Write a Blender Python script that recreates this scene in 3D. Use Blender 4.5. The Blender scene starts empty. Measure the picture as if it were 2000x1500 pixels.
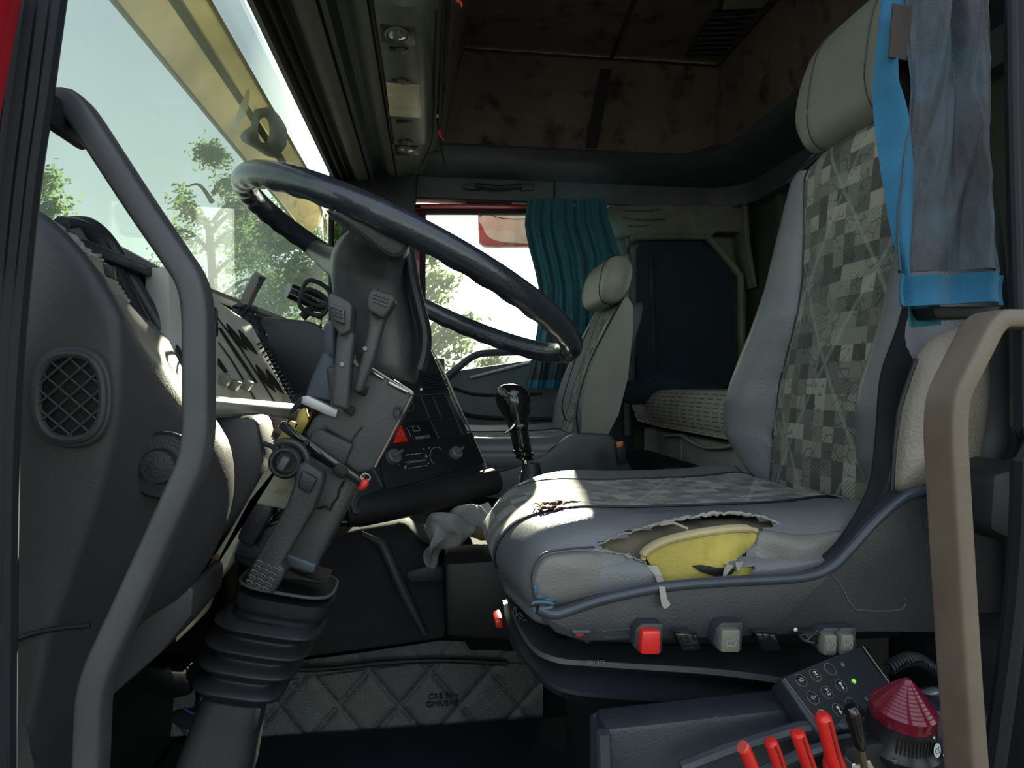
import bpy, bmesh, math, random
from math import sin, cos, pi, radians, sqrt
from mathutils import Vector, Matrix, noise
random.seed(7)
C = bpy.context.scene.collection
S = bpy.context.scene
V = Vector
# ------------------------------------------------------------------ camera
TH = radians(7.3); F = 1250.0; CAM = V((0, 0, .75))
cd = bpy.data.cameras.new('camera'); cam = bpy.data.objects.new('camera', cd); C.objects.link(cam)
cd.sensor_width = 36; cd.lens = 36 * F / 2000; cd.clip_start = .02; cd.clip_end = 500
cam.location = CAM; cam.rotation_euler = (pi / 2, 0, -TH)
S.camera = cam
# ------------------------------------------------------------------ sky
SUN_DIR = V((-.133, -1.0, -.335)).normalized()     # the way the light travels
w = bpy.data.worlds.new('sky'); S.world = w; w.use_nodes = True
nt = w.node_tree; nt.nodes.clear()
N = nt.nodes.new; L = nt.links.new
out = N('ShaderNodeOutputWorld'); bg = N('ShaderNodeBackground'); tc = N('ShaderNodeTexCoord')
sep = N('ShaderNodeSeparateXYZ'); L(tc.outputs['Generated'], sep.inputs[0])
mr = N('ShaderNodeMapRange'); mr.inputs[1].default_value = -1; mr.inputs[2].default_value = 1; L(sep.outputs[2], mr.inputs[0])
cr = N('ShaderNodeValToRGB'); L(mr.outputs[0], cr.inputs[0])
e = cr.color_ramp.elements
e[0].position = 0; e[0].color = (.17, .165, .17, 1)
e[1].position = 1; e[1].color = (.36, .42, .56, 1)
for p, c in ((.485, (.19, .185, .18, 1)), (.51, (.62, .68, .56, 1)), (.60, (.48, .57, .55, 1)), (.72, (.35, .415, .47, 1))):
    q = e.new(p); q.color = c
dp = N('ShaderNodeVectorMath'); dp.operation = 'DOT_PRODUCT'; L(tc.outputs['Generated'], dp.inputs[0]); dp.inputs[1].default_value = tuple(-SUN_DIR)
m2 = N('ShaderNodeMapRange'); m2.inputs[1].default_value = .925; m2.inputs[2].default_value = 1.0; m2.inputs[3].default_value = 0; m2.inputs[4].default_value = 1; L(dp.outputs['Value'], m2.inputs[0])
pw = N('ShaderNodeMath'); pw.operation = 'POWER'; pw.inputs[1].default_value = 1.2; L(m2.outputs[0], pw.inputs[0])
vm = N('ShaderNodeVectorMath'); vm.operation = 'SCALE'; vm.inputs[0].default_value = (3.2, 3.0, 2.6); L(pw.outputs[0], vm.inputs['Scale'])
nz = N('ShaderNodeTexNoise'); nz.inputs['Scale'].default_value = 2.5; nz.inputs['Detail'].default_value = 5; L(tc.outputs['Generated'], nz.inputs[0])
m3 = N('ShaderNodeMapRange'); m3.inputs[1].default_value = .3; m3.inputs[2].default_value = .7; m3.inputs[3].default_value = .88; m3.inputs[4].default_value = 1.12; L(nz.outputs['Fac'], m3.inputs[0])
sc_ = N('ShaderNodeVectorMath'); sc_.operation = 'SCALE'; L(cr.outputs[0], sc_.inputs[0]); L(m3.outputs[0], sc_.inputs['Scale'])
ad = N('ShaderNodeVectorMath'); ad.operation = 'ADD'; L(sc_.outputs[0], ad.inputs[0]); L(vm.outputs[0], ad.inputs[1])
my = N('ShaderNodeMapRange'); my.inputs[1].default_value = -.8; my.inputs[2].default_value = .25; my.inputs[3].default_value = 1.75; my.inputs[4].default_value = 1.0; L(sep.outputs[1], my.inputs[0])
sy = N('ShaderNodeVectorMath'); sy.operation = 'SCALE'; L(ad.outputs[0], sy.inputs[0]); L(my.outputs[0], sy.inputs['Scale'])
L(sy.outputs[0], bg.inputs[0]); bg.inputs[1].default_value = 1.3; L(bg.outputs[0], out.inputs[0])
# ------------------------------------------------------------------ sun
sd = bpy.data.lights.new('sun', 'SUN'); sd.energy = 17; sd.angle = radians(.8); sd.color = (1, .90, .72)
sun = bpy.data.objects.new('sun', sd); C.objects.link(sun)
sun.rotation_euler = SUN_DIR.to_track_quat('-Z', 'Y').to_euler(); sun.location = (1, 8, 5)
# ------------------------------------------------------------------ exposure
S.view_settings.view_transform = 'Standard'; S.view_settings.look = 'None'
S.view_settings.exposure = 0.45; S.view_settings.gamma = 1; S.view_settings.use_curve_mapping = False
S.cycles.max_bounces = 8; S.cycles.transparent_max_bounces = 24; S.cycles.use_denoising = True
S.cycles.sample_clamp_indirect = 6

# ================================================================== helpers
def ray(px, py):
    a = (px - 1000) / F; b = (750 - py) / F
    return V((sin(TH) + a * cos(TH), cos(TH) - a * sin(TH), b))
def P(px, py, Y=None, X=None, Z=None):
    d = ray(px, py)
    if Y is not None: t = Y / d.y
    elif X is not None: t = X / d.x
    else: t = (Z - CAM.z) / d.z
    return CAM + d * t
def PL(px, py, O, n):
    d = ray(px, py); return CAM + d * ((O - CAM).dot(n) / d.dot(n))
def proj(p):
    q = p - CAM; dep = q.x * sin(TH) + q.y * cos(TH); r = q.x * cos(TH) - q.y * sin(TH)
    return (1000 + F * r / dep, 750 - F * q.z / dep)
def cat(pts, n=6, closed=False):
    pts = [V(p) for p in pts]; out = []; m = len(pts)
    rng = range(m if closed else m - 1)
    for i in rng:
        if closed: p0, p1, p2, p3 = pts[(i - 1) % m], pts[i], pts[(i + 1) % m], pts[(i + 2) % m]
        else: p0, p1, p2, p3 = pts[max(i - 1, 0)], pts[i], pts[i + 1], pts[min(i + 2, m - 1)]
        for k in range(n):
            t = k / n
            out.append(.5 * ((2 * p1) + (p2 - p0) * t + (2 * p0 - 5 * p1 + 4 * p2 - p3) * t * t + (3 * p1 - p0 - 3 * p2 + p3) * t ** 3))
    if not closed: out.append(pts[-1])
    return out
def interp(x, tab):
    if x <= tab[0][0]: return tab[0][1]
    for (a, b), (c, d) in zip(tab, tab[1:]):
        if x <= c:
            t = (x - a) / (c - a); return b + (d - b) * t
    return tab[-1][1]
def inpoly(x, y, poly):
    c = False; j = len(poly) - 1
    for i in range(len(poly)):
        xi, yi = poly[i]; xj, yj = poly[j]
        if (yi > y) != (yj > y) and x < (xj - xi) * (y - yi) / (yj - yi) + xi: c = not c
        j = i
    return c

class MB:
    def __init__(s): s.bm = bmesh.new()
    def _merge(s, b):
        m = bpy.data.meshes.new('t'); b.to_mesh(m); b.free(); s.bm.from_mesh(m); bpy.data.meshes.remove(m); return s
    def prism(s, pts, vec, bevel=0, seg=2):
        b = bmesh.new(); vec = V(vec); pts = [V(p) for p in pts]
        A = [b.verts.new(p) for p in pts]; B = [b.verts.new(p + vec) for p in pts]; n = len(pts)
        b.faces.new(A); b.faces.new(B[::-1])
        for i in range(n): b.faces.new((A[i], B[i], B[(i + 1) % n], A[(i + 1) % n]))
        bmesh.ops.recalc_face_normals(b, faces=b.faces)
        if bevel: bmesh.ops.bevel(b, geom=list(b.edges), offset=bevel, segments=seg, affect='EDGES', profile=.5, clamp_overlap=True)
        return s._merge(b)
    def slab(s, px, Y0, Y1, bevel=.003, seg=2, sm=0, tr=None):
        pts = [P(p[0], p[1], Y=tr or Y0) for p in px]
        for p in pts: p.y = Y0
        if sm: pts = cat(pts, sm, True)
        return s.prism(pts, (0, Y1 - Y0, 0), bevel, seg)
    def box(s, c, size, rot=None, bevel=0, seg=2):
        b = bmesh.new(); bmesh.ops.create_cube(b, size=1)
        M = Matrix.Translation(V(c)) @ (rot.to_4x4() if rot is not None else Matrix.Identity(4)) @ Matrix.Diagonal((*size, 1))
        bmesh.ops.transform(b, matrix=M, verts=b.verts)
        if bevel: bmesh.ops.bevel(b, geom=list(b.edges), offset=bevel, segments=seg, affect='EDGES', profile=.5, clamp_overlap=True)
        return s._merge(b)
    def bar(s, p, q, w, h, up=(0, 0, 1), bevel=0):
        p = V(p); q = V(q); x = (q - p); l = x.length; x.normalize(); up = V(up)
        y = up.cross(x).normalized(); z = x.cross(y)
        return s.box((p + q) / 2, (l, w, h), Matrix((x, y, z)).transposed(), bevel)
    def loft(s, rings, cap=True, closed=True, loop=False):
        b = bmesh.new(); R = [[b.verts.new(p) for p in r] for r in rings]; n = len(R[0])
        pairs = list(zip(R, R[1:])) + ([(R[-1], R[0])] if loop else [])
        for A, B in pairs:
            for i in range(n if closed else n - 1):
                j = (i + 1) % n; b.faces.new((A[i], A[j], B[j], B[i]))
        if cap and closed and not loop:
            b.faces.new(R[0][::-1]); b.faces.new(R[-1])
        bmesh.ops.recalc_face_normals(b, faces=b.faces)
        return s._merge(b)
    def tube(s, pts, r, n=12, closed=False, flat=None, up=(0, 0, 1), twist=0, power=2.0):
        # r: number, list, or (w,h) via flat ratio
        pts = [V(p) for p in pts]; m = len(pts); rings = []; up = V(up)
        for i, p in enumerate(pts):
            if closed: t = pts[(i + 1) % m] - pts[i - 1]
            else: t = pts[min(i + 1, m - 1)] - pts[max(i - 1, 0)]
            t.normalize(); a = up.cross(t)
            if a.length < 1e-4: a = V((1, 0, 0)).cross(t)
            a.normalize(); bq = t.cross(a)
            rr = r[i] if isinstance(r, (list, tuple)) else r
            f = flat if flat else 1
            ring = []
            for k in range(n):
                an = 2 * pi * k / n + twist
                ca, sa = cos(an), sin(an)
                if power != 2.0:
                    ca = math.copysign(abs(ca) ** (2 / power), ca); sa = math.copysign(abs(sa) ** (2 / power), sa)
                ring.append(p + a * rr * ca + bq * rr * f * sa)
            rings.append(ring)
        return s.loft(rings, cap=not closed, loop=closed)
    def lathe(s, prof, O, axis=(0, 0, 1), n=24, sx=1, cap=True):
        ax = V(axis).normalized(); a = ax.cross(V((0, 1, 0)))
        if a.length < 1e-3: a = ax.cross(V((1, 0, 0)))
        a.normalize(); bq = ax.cross(a); O = V(O)
        return s.loft([[O + ax * h + a * max(r, 1e-5) * cos(2 * pi * k / n) * sx + bq * max(r, 1e-5) * sin(2 * pi * k / n) for k in range(n)] for r, h in prof], cap=cap)
    def grid(s, f, nu, nv, thick=0, skip=None):
        b = bmesh.new(); G = [[b.verts.new(f(i / nu, j / nv)) for j in range(nv + 1)] for i in range(nu + 1)]
        for i in range(nu):
            for j in range(nv):
                q = (G[i][j], G[i + 1][j], G[i + 1][j + 1], G[i][j + 1])
                if skip and skip(sum((v.co for v in q), V()) / 4): continue
                b.faces.new(q)
        bmesh.ops.recalc_face_normals(b, faces=b.faces)
        if thick:
            g = bmesh.ops.solidify(b, geom=list(b.faces), thickness=thick)
        return s._merge(b)
    def puff(s, pts, h, nrm, rings=6, back=.3, wob=0, ws=30):
        pts = [V(p) for p in pts]; c = sum(pts, V()) / len(pts); nrm = V(nrm).normalized(); R = []
        def d(p): return p + (V((noise.noise(p * ws), noise.noise(p * ws + V((9, 3, 1))), noise.noise(p * ws + V((2, 7, 5))))) * wob if wob else V())
        for k in range(1, rings + 1):
            a = pi / 2 * k / rings; f = sin(a); R.append([d(c + (p - c) * f + nrm * h * cos(a)) for p in pts])
        for k in range(rings - 1, 0, -1):
            a = pi / 2 * k / rings; f = sin(a); R.append([d(c + (p - c) * f - nrm * h * back * cos(a)) for p in pts])
        return s.loft(R)
    def text(s, body, O, ux, uy, size, depth=.0004, align='CENTER'):
        cu = bpy.data.curves.new('t', 'FONT'); cu.body = body; cu.size = 1; cu.extrude = .02; cu.align_x = align; cu.align_y = 'CENTER'
        o = bpy.data.objects.new('t', cu); C.objects.link(o)
        bpy.context.view_layer.update()
        me = bpy.data.meshes.new_from_object(o.evaluated_get(bpy.context.evaluated_depsgraph_get()))
        ux = V(ux).normalized(); uy = V(uy).normalized(); n = ux.cross(uy)
        M = Matrix((ux * size, uy * size, n * (depth / .02))).transposed().to_4x4(); M.translation = V(O)
        me.transform(M); s.bm.from_mesh(me); bpy.data.meshes.remove(me); bpy.data.objects.remove(o); bpy.data.curves.remove(cu); return s
    def build(s, name, mat, parent=None, smooth=True, ang=38, label=None):
        me = bpy.data.meshes.new(name); s.bm.to_mesh(me); s.bm.free()
        for p in me.polygons: p.use_smooth = smooth
        if smooth: me.set_sharp_from_angle(angle=radians(ang))
        me.materials.append(mat); o = bpy.data.objects.new(name, me); C.objects.link(o)
        if parent is not None:
            o.parent = parent
            r = parent
            while r.parent: r = r.parent
            o.matrix_parent_inverse = Matrix.Translation(-r.location) if parent is r else Matrix.Identity(4)
        if label: o['label'] = label
        return o
def tag(o, label, cat, group=None):
    o['label'] = label; o['category'] = cat
    if group: o['group'] = group
    return o
def thing(name, label, cat, loc, group=None):
    o = bpy.data.objects.new(name, None); C.objects.link(o); o.location = V(loc); o.empty_display_size = .02
    return tag(o, label, cat, group)
def struct(o, stuff=False):
    o['kind'] = 'stuff' if stuff else 'structure'; return o
def copy_tree(o, parent=None):
    c = o.copy(); C.objects.link(c)
    if parent is not None: c.parent = parent
    for ch in [x for x in bpy.data.objects if x.parent is o]: copy_tree(ch, c)
    return c

# ================================================================== materials
def mat(name, col, rough=.5, metal=0, bump=None, var=None, spec=.5, coat=0, sheen=0, trans=0, alpha=1, emit=None, stain_or_sheen=None):
    m = bpy.data.materials.new(name); m.use_nodes = True; nt = m.node_tree; b = nt.nodes['Principled BSDF']
    b.inputs['Roughness'].default_value = rough; b.inputs['Metallic'].default_value = metal
    b.inputs['Specular IOR Level'].default_value = spec
    b.inputs['Coat Weight'].default_value = coat; b.inputs['Sheen Weight'].default_value = sheen
    b.inputs['Transmission Weight'].default_value = trans; b.inputs['Alpha'].default_value = alpha
    N = nt.nodes.new; L = nt.links.new; tc = N('ShaderNodeTexCoord')
    if emit: b.inputs['Emission Color'].default_value = (*emit[:3], 1); b.inputs['Emission Strength'].default_value = emit[3]
    v = var or (18, .12)
    nz = N('ShaderNodeTexNoise'); nz.inputs['Scale'].default_value = v[0]; nz.inputs['Detail'].default_value = 6; L(tc.outputs['Object'], nz.inputs[0])
    r = N('ShaderNodeValToRGB'); L(nz.outputs['Fac'], r.inputs[0])
    c2 = v[2] if len(v) > 2 else tuple(min(1, x * (1 + v[1])) for x in col); c1 = tuple(x * (1 - v[1]) for x in col)
    r.color_ramp.elements[0].position = .35; r.color_ramp.elements[0].color = (*c1, 1)
    r.color_ramp.elements[1].position = .68; r.color_ramp.elements[1].color = (*c2, 1)
    colout = r.outputs[0]
    if stain_or_sheen:   # (scale, lo, hi, colour)
        n2 = N('ShaderNodeTexNoise'); n2.inputs['Scale'].default_value = stain_or_sheen[0]; n2.inputs['Detail'].default_value = 9; n2.inputs['Roughness'].default_value = .62; L(tc.outputs['Object'], n2.inputs[0])
        mp = N('ShaderNodeMapRange'); mp.inputs[1].default_value = stain_or_sheen[1]; mp.inputs[2].default_value = stain_or_sheen[2]; L(n2.outputs['Fac'], mp.inputs[0])
        mx = N('ShaderNodeMix'); mx.data_type = 'RGBA'; L(mp.outputs[0], mx.inputs[0]); L(colout, mx.inputs[6]); mx.inputs[7].default_value = (*stain_or_sheen[3], 1); colout = mx.outputs[2]
    L(colout, b.inputs['Base Color'])
    if bump:
        kind = bump[2] if len(bump) > 2 else 'noise'
        if kind == 'voronoi': t = N('ShaderNodeTexVoronoi'); o = t.outputs['Distance']
        else: t = N('ShaderNodeTexNoise'); t.inputs['Detail'].default_value = 3; o = t.outputs['Fac']
        t.inputs['Scale'].default_value = bump[0]; L(tc.outputs['Object'], t.inputs[0])
        bp = N('ShaderNodeBump'); bp.inputs['Strength'].default_value = bump[1]; bp.inputs['Distance'].default_value = .002; L(o, bp.inputs['Height']); L(bp.outputs[0], b.inputs['Normal'])
    return m
def glassmat(name, tint, gloss=.08, haze=0, hazecol=(.8, .85, .8), rough=.0):
    m = bpy.data.materials.new(name); m.use_nodes = True; nt = m.node_tree; nt.nodes.clear(); N = nt.nodes.new; L = nt.links.new
    o = N('ShaderNodeOutputMaterial'); t = N('ShaderNodeBsdfTransparent'); t.inputs[0].default_value = (*tint, 1)
    g = N('ShaderNodeBsdfGlossy'); g.inputs['Roughness'].default_value = rough; lw = N('ShaderNodeLayerWeight'); lw.inputs[0].default_value = .5
    p5 = N('ShaderNodeMath'); p5.operation = 'POWER'; L(lw.outputs['Facing'], p5.inputs[0]); p5.inputs[1].default_value = 4
    fr = N('ShaderNodeMath'); fr.operation = 'MULTIPLY_ADD'; L(p5.outputs[0], fr.inputs[0]); fr.inputs[1].default_value = gloss * 4; fr.inputs[2].default_value = .015
    m1 = N('ShaderNodeMixShader'); L(fr.outputs[0], m1.inputs[0]); L(t.outputs[0], m1.inputs[1]); L(g.outputs[0], m1.inputs[2]); last = m1
    if haze:
        d = N('ShaderNodeBsdfTranslucent'); d.inputs[0].default_value = (*hazecol, 1)
        tc = N('ShaderNodeTexCoord'); nz = N('ShaderNodeTexNoise'); nz.inputs['Scale'].default_value = 2.2; nz.inputs['Detail'].default_value = 4; L(tc.outputs['Object'], nz.inputs[0])
        mp = N('ShaderNodeMapRange'); mp.inputs[1].default_value = .35; mp.inputs[2].default_value = .65; mp.inputs[3].default_value = haze * .6; mp.inputs[4].default_value = haze * 1.4; L(nz.outputs['Fac'], mp.inputs[0])
        m2 = N('ShaderNodeMixShader'); L(mp.outputs[0], m2.inputs[0]); L(m1.outputs[0], m2.inputs[1]); L(d.outputs[0], m2.inputs[2]); last = m2
    L(last.outputs[0], o.inputs[0]); return m
def fabricmat(name, axes, scale, cols, quilt=6.2, wave=True):
    """patchwork upholstery: square cells of many greys, woven stripes in some, small marks, diagonal quilting stitches"""
    m = bpy.data.materials.new(name); m.use_nodes = True; nt = m.node_tree; b = nt.nodes['Principled BSDF']; b.inputs['Roughness'].default_value = .85
    b.inputs['Sheen Weight'].default_value = .15
    N = nt.nodes.new; L = nt.links.new; tc = N('ShaderNodeTexCoord'); sp = N('ShaderNodeSeparateXYZ'); L(tc.outputs['Object'], sp.inputs[0])
    cb = N('ShaderNodeCombineXYZ'); L(sp.outputs[axes[0]], cb.inputs[0]); L(sp.outputs[axes[1]], cb.inputs[1])
    dn = N('ShaderNodeTexNoise'); dn.inputs['Scale'].default_value = 9; L(cb.outputs[0], dn.inputs[0])
    ds = N('ShaderNodeVectorMath'); ds.operation = 'MULTIPLY_ADD'; L(dn.outputs['Color'], ds.inputs[0]); ds.inputs[1].default_value = (.006, .006, 0); L(cb.outputs[0], ds.inputs[2])
    s1 = N('ShaderNodeVectorMath'); s1.operation = 'SCALE'; s1.inputs['Scale'].default_value = scale; L(ds.outputs[0], s1.inputs[0])
    fl = N('ShaderNodeVectorMath'); fl.operation = 'FLOOR'; L(s1.outputs[0], fl.inputs[0])
    wn = N('ShaderNodeTexWhiteNoise'); L(fl.outputs[0], wn.inputs[0])
    r = N('ShaderNodeValToRGB'); r.color_ramp.interpolation = 'CONSTANT'; L(wn.outputs['Value'], r.inputs[0])
    n = len(cols)
    while len(r.color_ramp.elements) < n: r.color_ramp.elements.new(.5)
    for i, c in enumerate(cols): r.color_ramp.elements[i].position = i / n; r.color_ramp.elements[i].color = (*c, 1)
    fr = N('ShaderNodeVectorMath'); fr.operation = 'FRACTION'; L(s1.outputs[0], fr.inputs[0])
    # stripes
    wv = N('ShaderNodeTexWave'); wv.inputs['Scale'].default_value = 2.2; wv.bands_direction = 'DIAGONAL'; L(fr.outputs[0], wv.inputs[0]); wv.inputs['Distortion'].default_value = 0
    gt = N('ShaderNodeMath'); gt.operation = 'GREATER_THAN'; gt.inputs[1].default_value = .55; L(wn.outputs['Color'], gt.inputs[0])
    g2 = N('ShaderNodeMath'); g2.operation = 'GREATER_THAN'; g2.inputs[1].default_value = .5; L(wv.outputs['Fac'], g2.inputs[0])
    ml = N('ShaderNodeMath'); ml.operation = 'MULTIPLY'; L(gt.outputs[0], ml.inputs[0]); L(g2.outputs[0], ml.inputs[1])
    m5 = N('ShaderNodeMath'); m5.operation = 'MULTIPLY'; m5.inputs[1].default_value = .45; L(ml.outputs[0], m5.inputs[0])
    x1 = N('ShaderNodeMix'); x1.data_type = 'RGBA'; L(m5.outputs[0], x1.inputs[0]); L(r.outputs[0], x1.inputs[6]); x1.inputs[7].default_value = (.03, .035, .05, 1)
    # scribbled marks
    vo = N('ShaderNodeTexVoronoi'); vo.feature = 'DISTANCE_TO_EDGE'; vo.inputs['Scale'].default_value = scale * 1.15; L(ds.outputs[0], vo.inputs[0])
    lt = N('ShaderNodeMath'); lt.operation = 'LESS_THAN'; lt.inputs[1].default_value = .045; L(vo.outputs['Distance'], lt.inputs[0])
    w3 = N('ShaderNodeTexNoise'); w3.inputs['Scale'].default_value = scale * .8; L(cb.outputs[0], w3.inputs[0])
    g3 = N('ShaderNodeMath'); g3.operation = 'GREATER_THAN'; g3.inputs[1].default_value = .52; L(w3.outputs['Fac'], g3.inputs[0])
    m6 = N('ShaderNodeMath'); m6.operation = 'MULTIPLY'; L(lt.outputs[0], m6.inputs[0]); L(g3.outputs[0], m6.inputs[1])
    m7 = N('ShaderNodeMath'); m7.operation = 'MULTIPLY'; m7.inputs[1].default_value = .5; L(m6.outputs[0], m7.inputs[0])
    x2 = N('ShaderNodeMix'); x2.data_type = 'RGBA'; L(m7.outputs[0], x2.inputs[0]); L(x1.outputs[2], x2.inputs[6]); x2.inputs[7].default_value = (.02, .022, .035, 1)
    # quilting stitches along both diagonals
    hs = []
    for sg in (1, -1):
        a = N('ShaderNodeMath'); a.operation = 'MULTIPLY_ADD'; L(sp.outputs[axes[1]], a.inputs[0]); a.inputs[1].default_value = sg * .62; L(sp.outputs[axes[0]], a.inputs[2])
        a2 = N('ShaderNodeMath'); a2.operation = 'MULTIPLY'; a2.inputs[1].default_value = quilt; L(a.outputs[0], a2.inputs[0])
        a3 = N('ShaderNodeMath'); a3.operation = 'FRACT'; L(a2.outputs[0], a3.inputs[0])
        a4 = N('ShaderNodeMath'); a4.operation = 'SUBTRACT'; L(a3.outputs[0], a4.inputs[0]); a4.inputs[1].default_value = .5
        a5 = N('ShaderNodeMath'); a5.operation = 'ABSOLUTE'; L(a4.outputs[0], a5.inputs[0])
        hs.append(a5)
    mn = N('ShaderNodeMath'); mn.operation = 'MINIMUM'; L(hs[0].outputs[0], mn.inputs[0]); L(hs[1].outputs[0], mn.inputs[1])
    mq = N('ShaderNodeMapRange'); mq.inputs[1].default_value = 0; mq.inputs[2].default_value = .035; mq.inputs[3].default_value = .75; mq.inputs[4].default_value = 0; L(mn.outputs[0], mq.inputs[0])
    nq = N('ShaderNodeTexNoise'); nq.inputs['Scale'].default_value = 90; nq.inputs['Detail'].default_value = 4; L(tc.outputs['Object'], nq.inputs[0])
    mm = N('ShaderNodeMath'); mm.operation = 'MULTIPLY'; L(mq.outputs[0], mm.inputs[0]); L(nq.outputs['Fac'], mm.inputs[1])
    x3 = N('ShaderNodeMix'); x3.data_type = 'RGBA'; L(mm.outputs[0], x3.inputs[0]); L(x2.outputs[2], x3.inputs[6]); x3.inputs[7].default_value = (.42, .42, .40, 1)
    L(x3.outputs[2], b.inputs['Base Color'])
    bp = N('ShaderNodeBump'); bp.inputs['Strength'].default_value = .5; bp.inputs['Distance'].default_value = .003
    mb = N('ShaderNodeMapRange'); mb.inputs[1].default_value = 0; mb.inputs[2].default_value = .3; L(mn.outputs[0], mb.inputs[0]); L(mb.outputs[0], bp.inputs['Height']); L(bp.outputs[0], b.inputs['Normal'])
    return m
M = {}
M['dash'] = mat('dark_grained_plastic', (.050, .047, .052), .48, bump=(600, .18), var=(6, .15), stain_or_sheen=(7, .62, .85, (.09, .085, .085)))
M['dash2'] = mat('black_plastic', (.020, .022, .028), .42, bump=(500, .25))
M['black'] = mat('matt_black', (.008, .008, .010), .6)
M['gloss'] = mat('gloss_black', (.010, .010, .012), .12, coat=.6)
M['rubber'] = mat('black_rubber', (.018, .019, .024), .5, bump=(200, .15), stain_or_sheen=(20, .62, .8, (.07, .07, .065)))
M['wheel'] = mat('glossy_worn_wheel_leather', (.022, .027, .036), .25, bump=(300, .10, 'voronoi'), coat=.35, stain_or_sheen=(14, .5, .75, (.055, .06, .075)))
M['hub'] = mat('worn_grey_hub_plastic', (.060, .062, .066), .36, bump=(160, .2), stain_or_sheen=(12, .5, .8, (.11, .11, .115)))
M['column'] = mat('grey_column_plastic', (.075, .074, .076), .48, bump=(380, .2), stain_or_sheen=(30, .66, .8, (.16, .15, .14)))
M['columndark'] = mat('dark_column_plastic', (.038, .038, .042), .45, bump=(380, .2), stain_or_sheen=(30, .66, .8, (.10, .1, .1)))
M['bluegrey'] = mat('blue_grey_plastic', (.07, .09, .12), .4, bump=(300, .15))
M['olive'] = mat('olive_grey_trim_plastic', (.105, .110, .092), .5, bump=(380, .2))
M['console'] = mat('olive_console_plastic', (.17, .175, .145), .45, bump=(380, .15))
M['header'] = mat('dark_blue_grey_moulding', (.055, .064, .076), .5, bump=(300, .2))
M['handle'] = mat('grey_handle_plastic', (.060, .060, .066), .45, bump=(700, .1), stain_or_sheen=(12, .6, .8, (.10, .095, .085)))
M['handle2'] = mat('taupe_handle_plastic', (.17, .132, .10), .45, bump=(700, .12))
M['vinyl'] = mat('grey_leather_cloth', (.150, .155, .165), .32, bump=(420, .14, 'voronoi'), var=(9, .1))
M['vinylworn'] = mat('worn_grey_leather_cloth', (.19, .18, .17), .34, bump=(420, .16, 'voronoi'), var=(14, .12), stain_or_sheen=(9, .55, .75, (.17, .15, .135)))
M['vinylhead'] = mat('grey_headrest_vinyl', (.23, .225, .20), .42, bump=(420, .2), var=(9, .08))
M['vinylbeige'] = mat('beige_grey_vinyl', (.30, .26, .22), .45, bump=(260, .3, 'voronoi'))
M['piping'] = mat('black_piping', (.012, .013, .02), .4)
M['fabric'] = fabricmat('patchwork_back_fabric', (1, 2), 42, [(.22, .215, .18), (.11, .108, .095), (.32, .31, .26), (.16, .157, .138), (.07, .069, .063), (.20, .196, .17)])
M['fabric2'] = fabricmat('patchwork_seat_fabric', (0, 1), 42, [(.20, .196, .168), (.09, .088, .082), (.27, .265, .225), (.13, .128, .114), (.05, .05, .048), (.17, .167, .145)])
M['red'] = mat('red_body_paint', (.50, .015, .03), .3, coat=.5)
M['redp'] = mat('red_plastic', (.72, .025, .02), .3, coat=.3)
M['seal'] = mat('black_rubber_seal', (.010, .010, .015), .55, spec=.3)
M['brown'] = mat('brown_headliner_fabric', (.125, .095, .082), .95, bump=(120, .3), var=(5, .2), stain_or_sheen=(9, .52, .66, (.035, .022, .018)))
M['strap'] = mat('black_strap', (.012, .013, .016), .85)
M['carpet'] = mat('dark_blue_carpet', (.014, .018, .030), .95, bump=(600, .6))
M['quilt'] = mat('quilted_grey_leather', (.052, .056, .062), .5, bump=(300, .3, 'voronoi'), stain_or_sheen=(5, .5, .72, (.08, .08, .068)))
M['thread'] = mat('grey_thread', (.20, .21, .21), .8)
M['bluepipe'] = mat('blue_piping', (.01, .03, .22), .5)
M['metal'] = mat('bare_metal', (.45, .45, .45), .3, metal=1)
M['chrome'] = mat('chrome', (.8, .8, .8), .08, metal=1)
M['silver'] = mat('grey_aluminium', (.55, .55, .58), .4, metal=.7)
M['brass'] = mat('yellow_passivated_steel', (.45, .34, .10), .4, metal=.6)
M['cream'] = mat('cream_painted_steel', (.42, .40, .30), .5, stain_or_sheen=(16, .6, .72, (.16, .08, .04)))
M['ptrim'] = mat('dirty_olive_wall_plastic', (.13, .128, .11), .7, bump=(150, .2), stain_or_sheen=(6, .48, .68, (.09, .08, .065)))
M['teal'] = mat('teal_curtain_cloth', (.016, .135, .19), .8, bump=(700, .3), sheen=.2)
M['tealdark'] = mat('dark_teal_cloth', (.008, .022, .032), .9, bump=(300, .3))
M['blue'] = mat('bright_blue_cloth', (.012, .13, .25), .75, bump=(900, .35), sheen=.1)
M['lining'] = mat('faded_brown_lining_blue_sheen', (.038, .035, .042), .6, bump=(700, .3), var=(7, .25), stain_or_sheen=(7, .46, .66, (.045, .095, .14)))  # blue blotches paint in the bluish sheen and highlights of the cloth
M['bunk'] = None
M['bunkbase'] = mat('beige_grey_bunk_plastic', (.34, .32, .30), .55, bump=(200, .15))
M['towel'] = mat('grey_terry_cloth', (.27, .28, .27), .95, bump=(260, 1.0))
M['foamy'] = mat('yellow_foam', (.52, .42, .10), .9, bump=(300, .5), var=(14, .2), stain_or_sheen=(10, .55, .7, (.30, .27, .05)))
M['foamc'] = mat('cream_foam', (.50, .40, .22), .9, bump=(300, .5))
M['liner'] = mat('dirty_brown_liner', (.13, .11, .08), .95, bump=(200, .5), var=(20, .25))
M['shred'] = mat('torn_vinyl_edge', (.34, .31, .28), .7)
M['greybtn'] = mat('olive_grey_button', (.17, .165, .13), .4)
M['white'] = mat('white_marking', (.75, .76, .75), .6)
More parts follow.
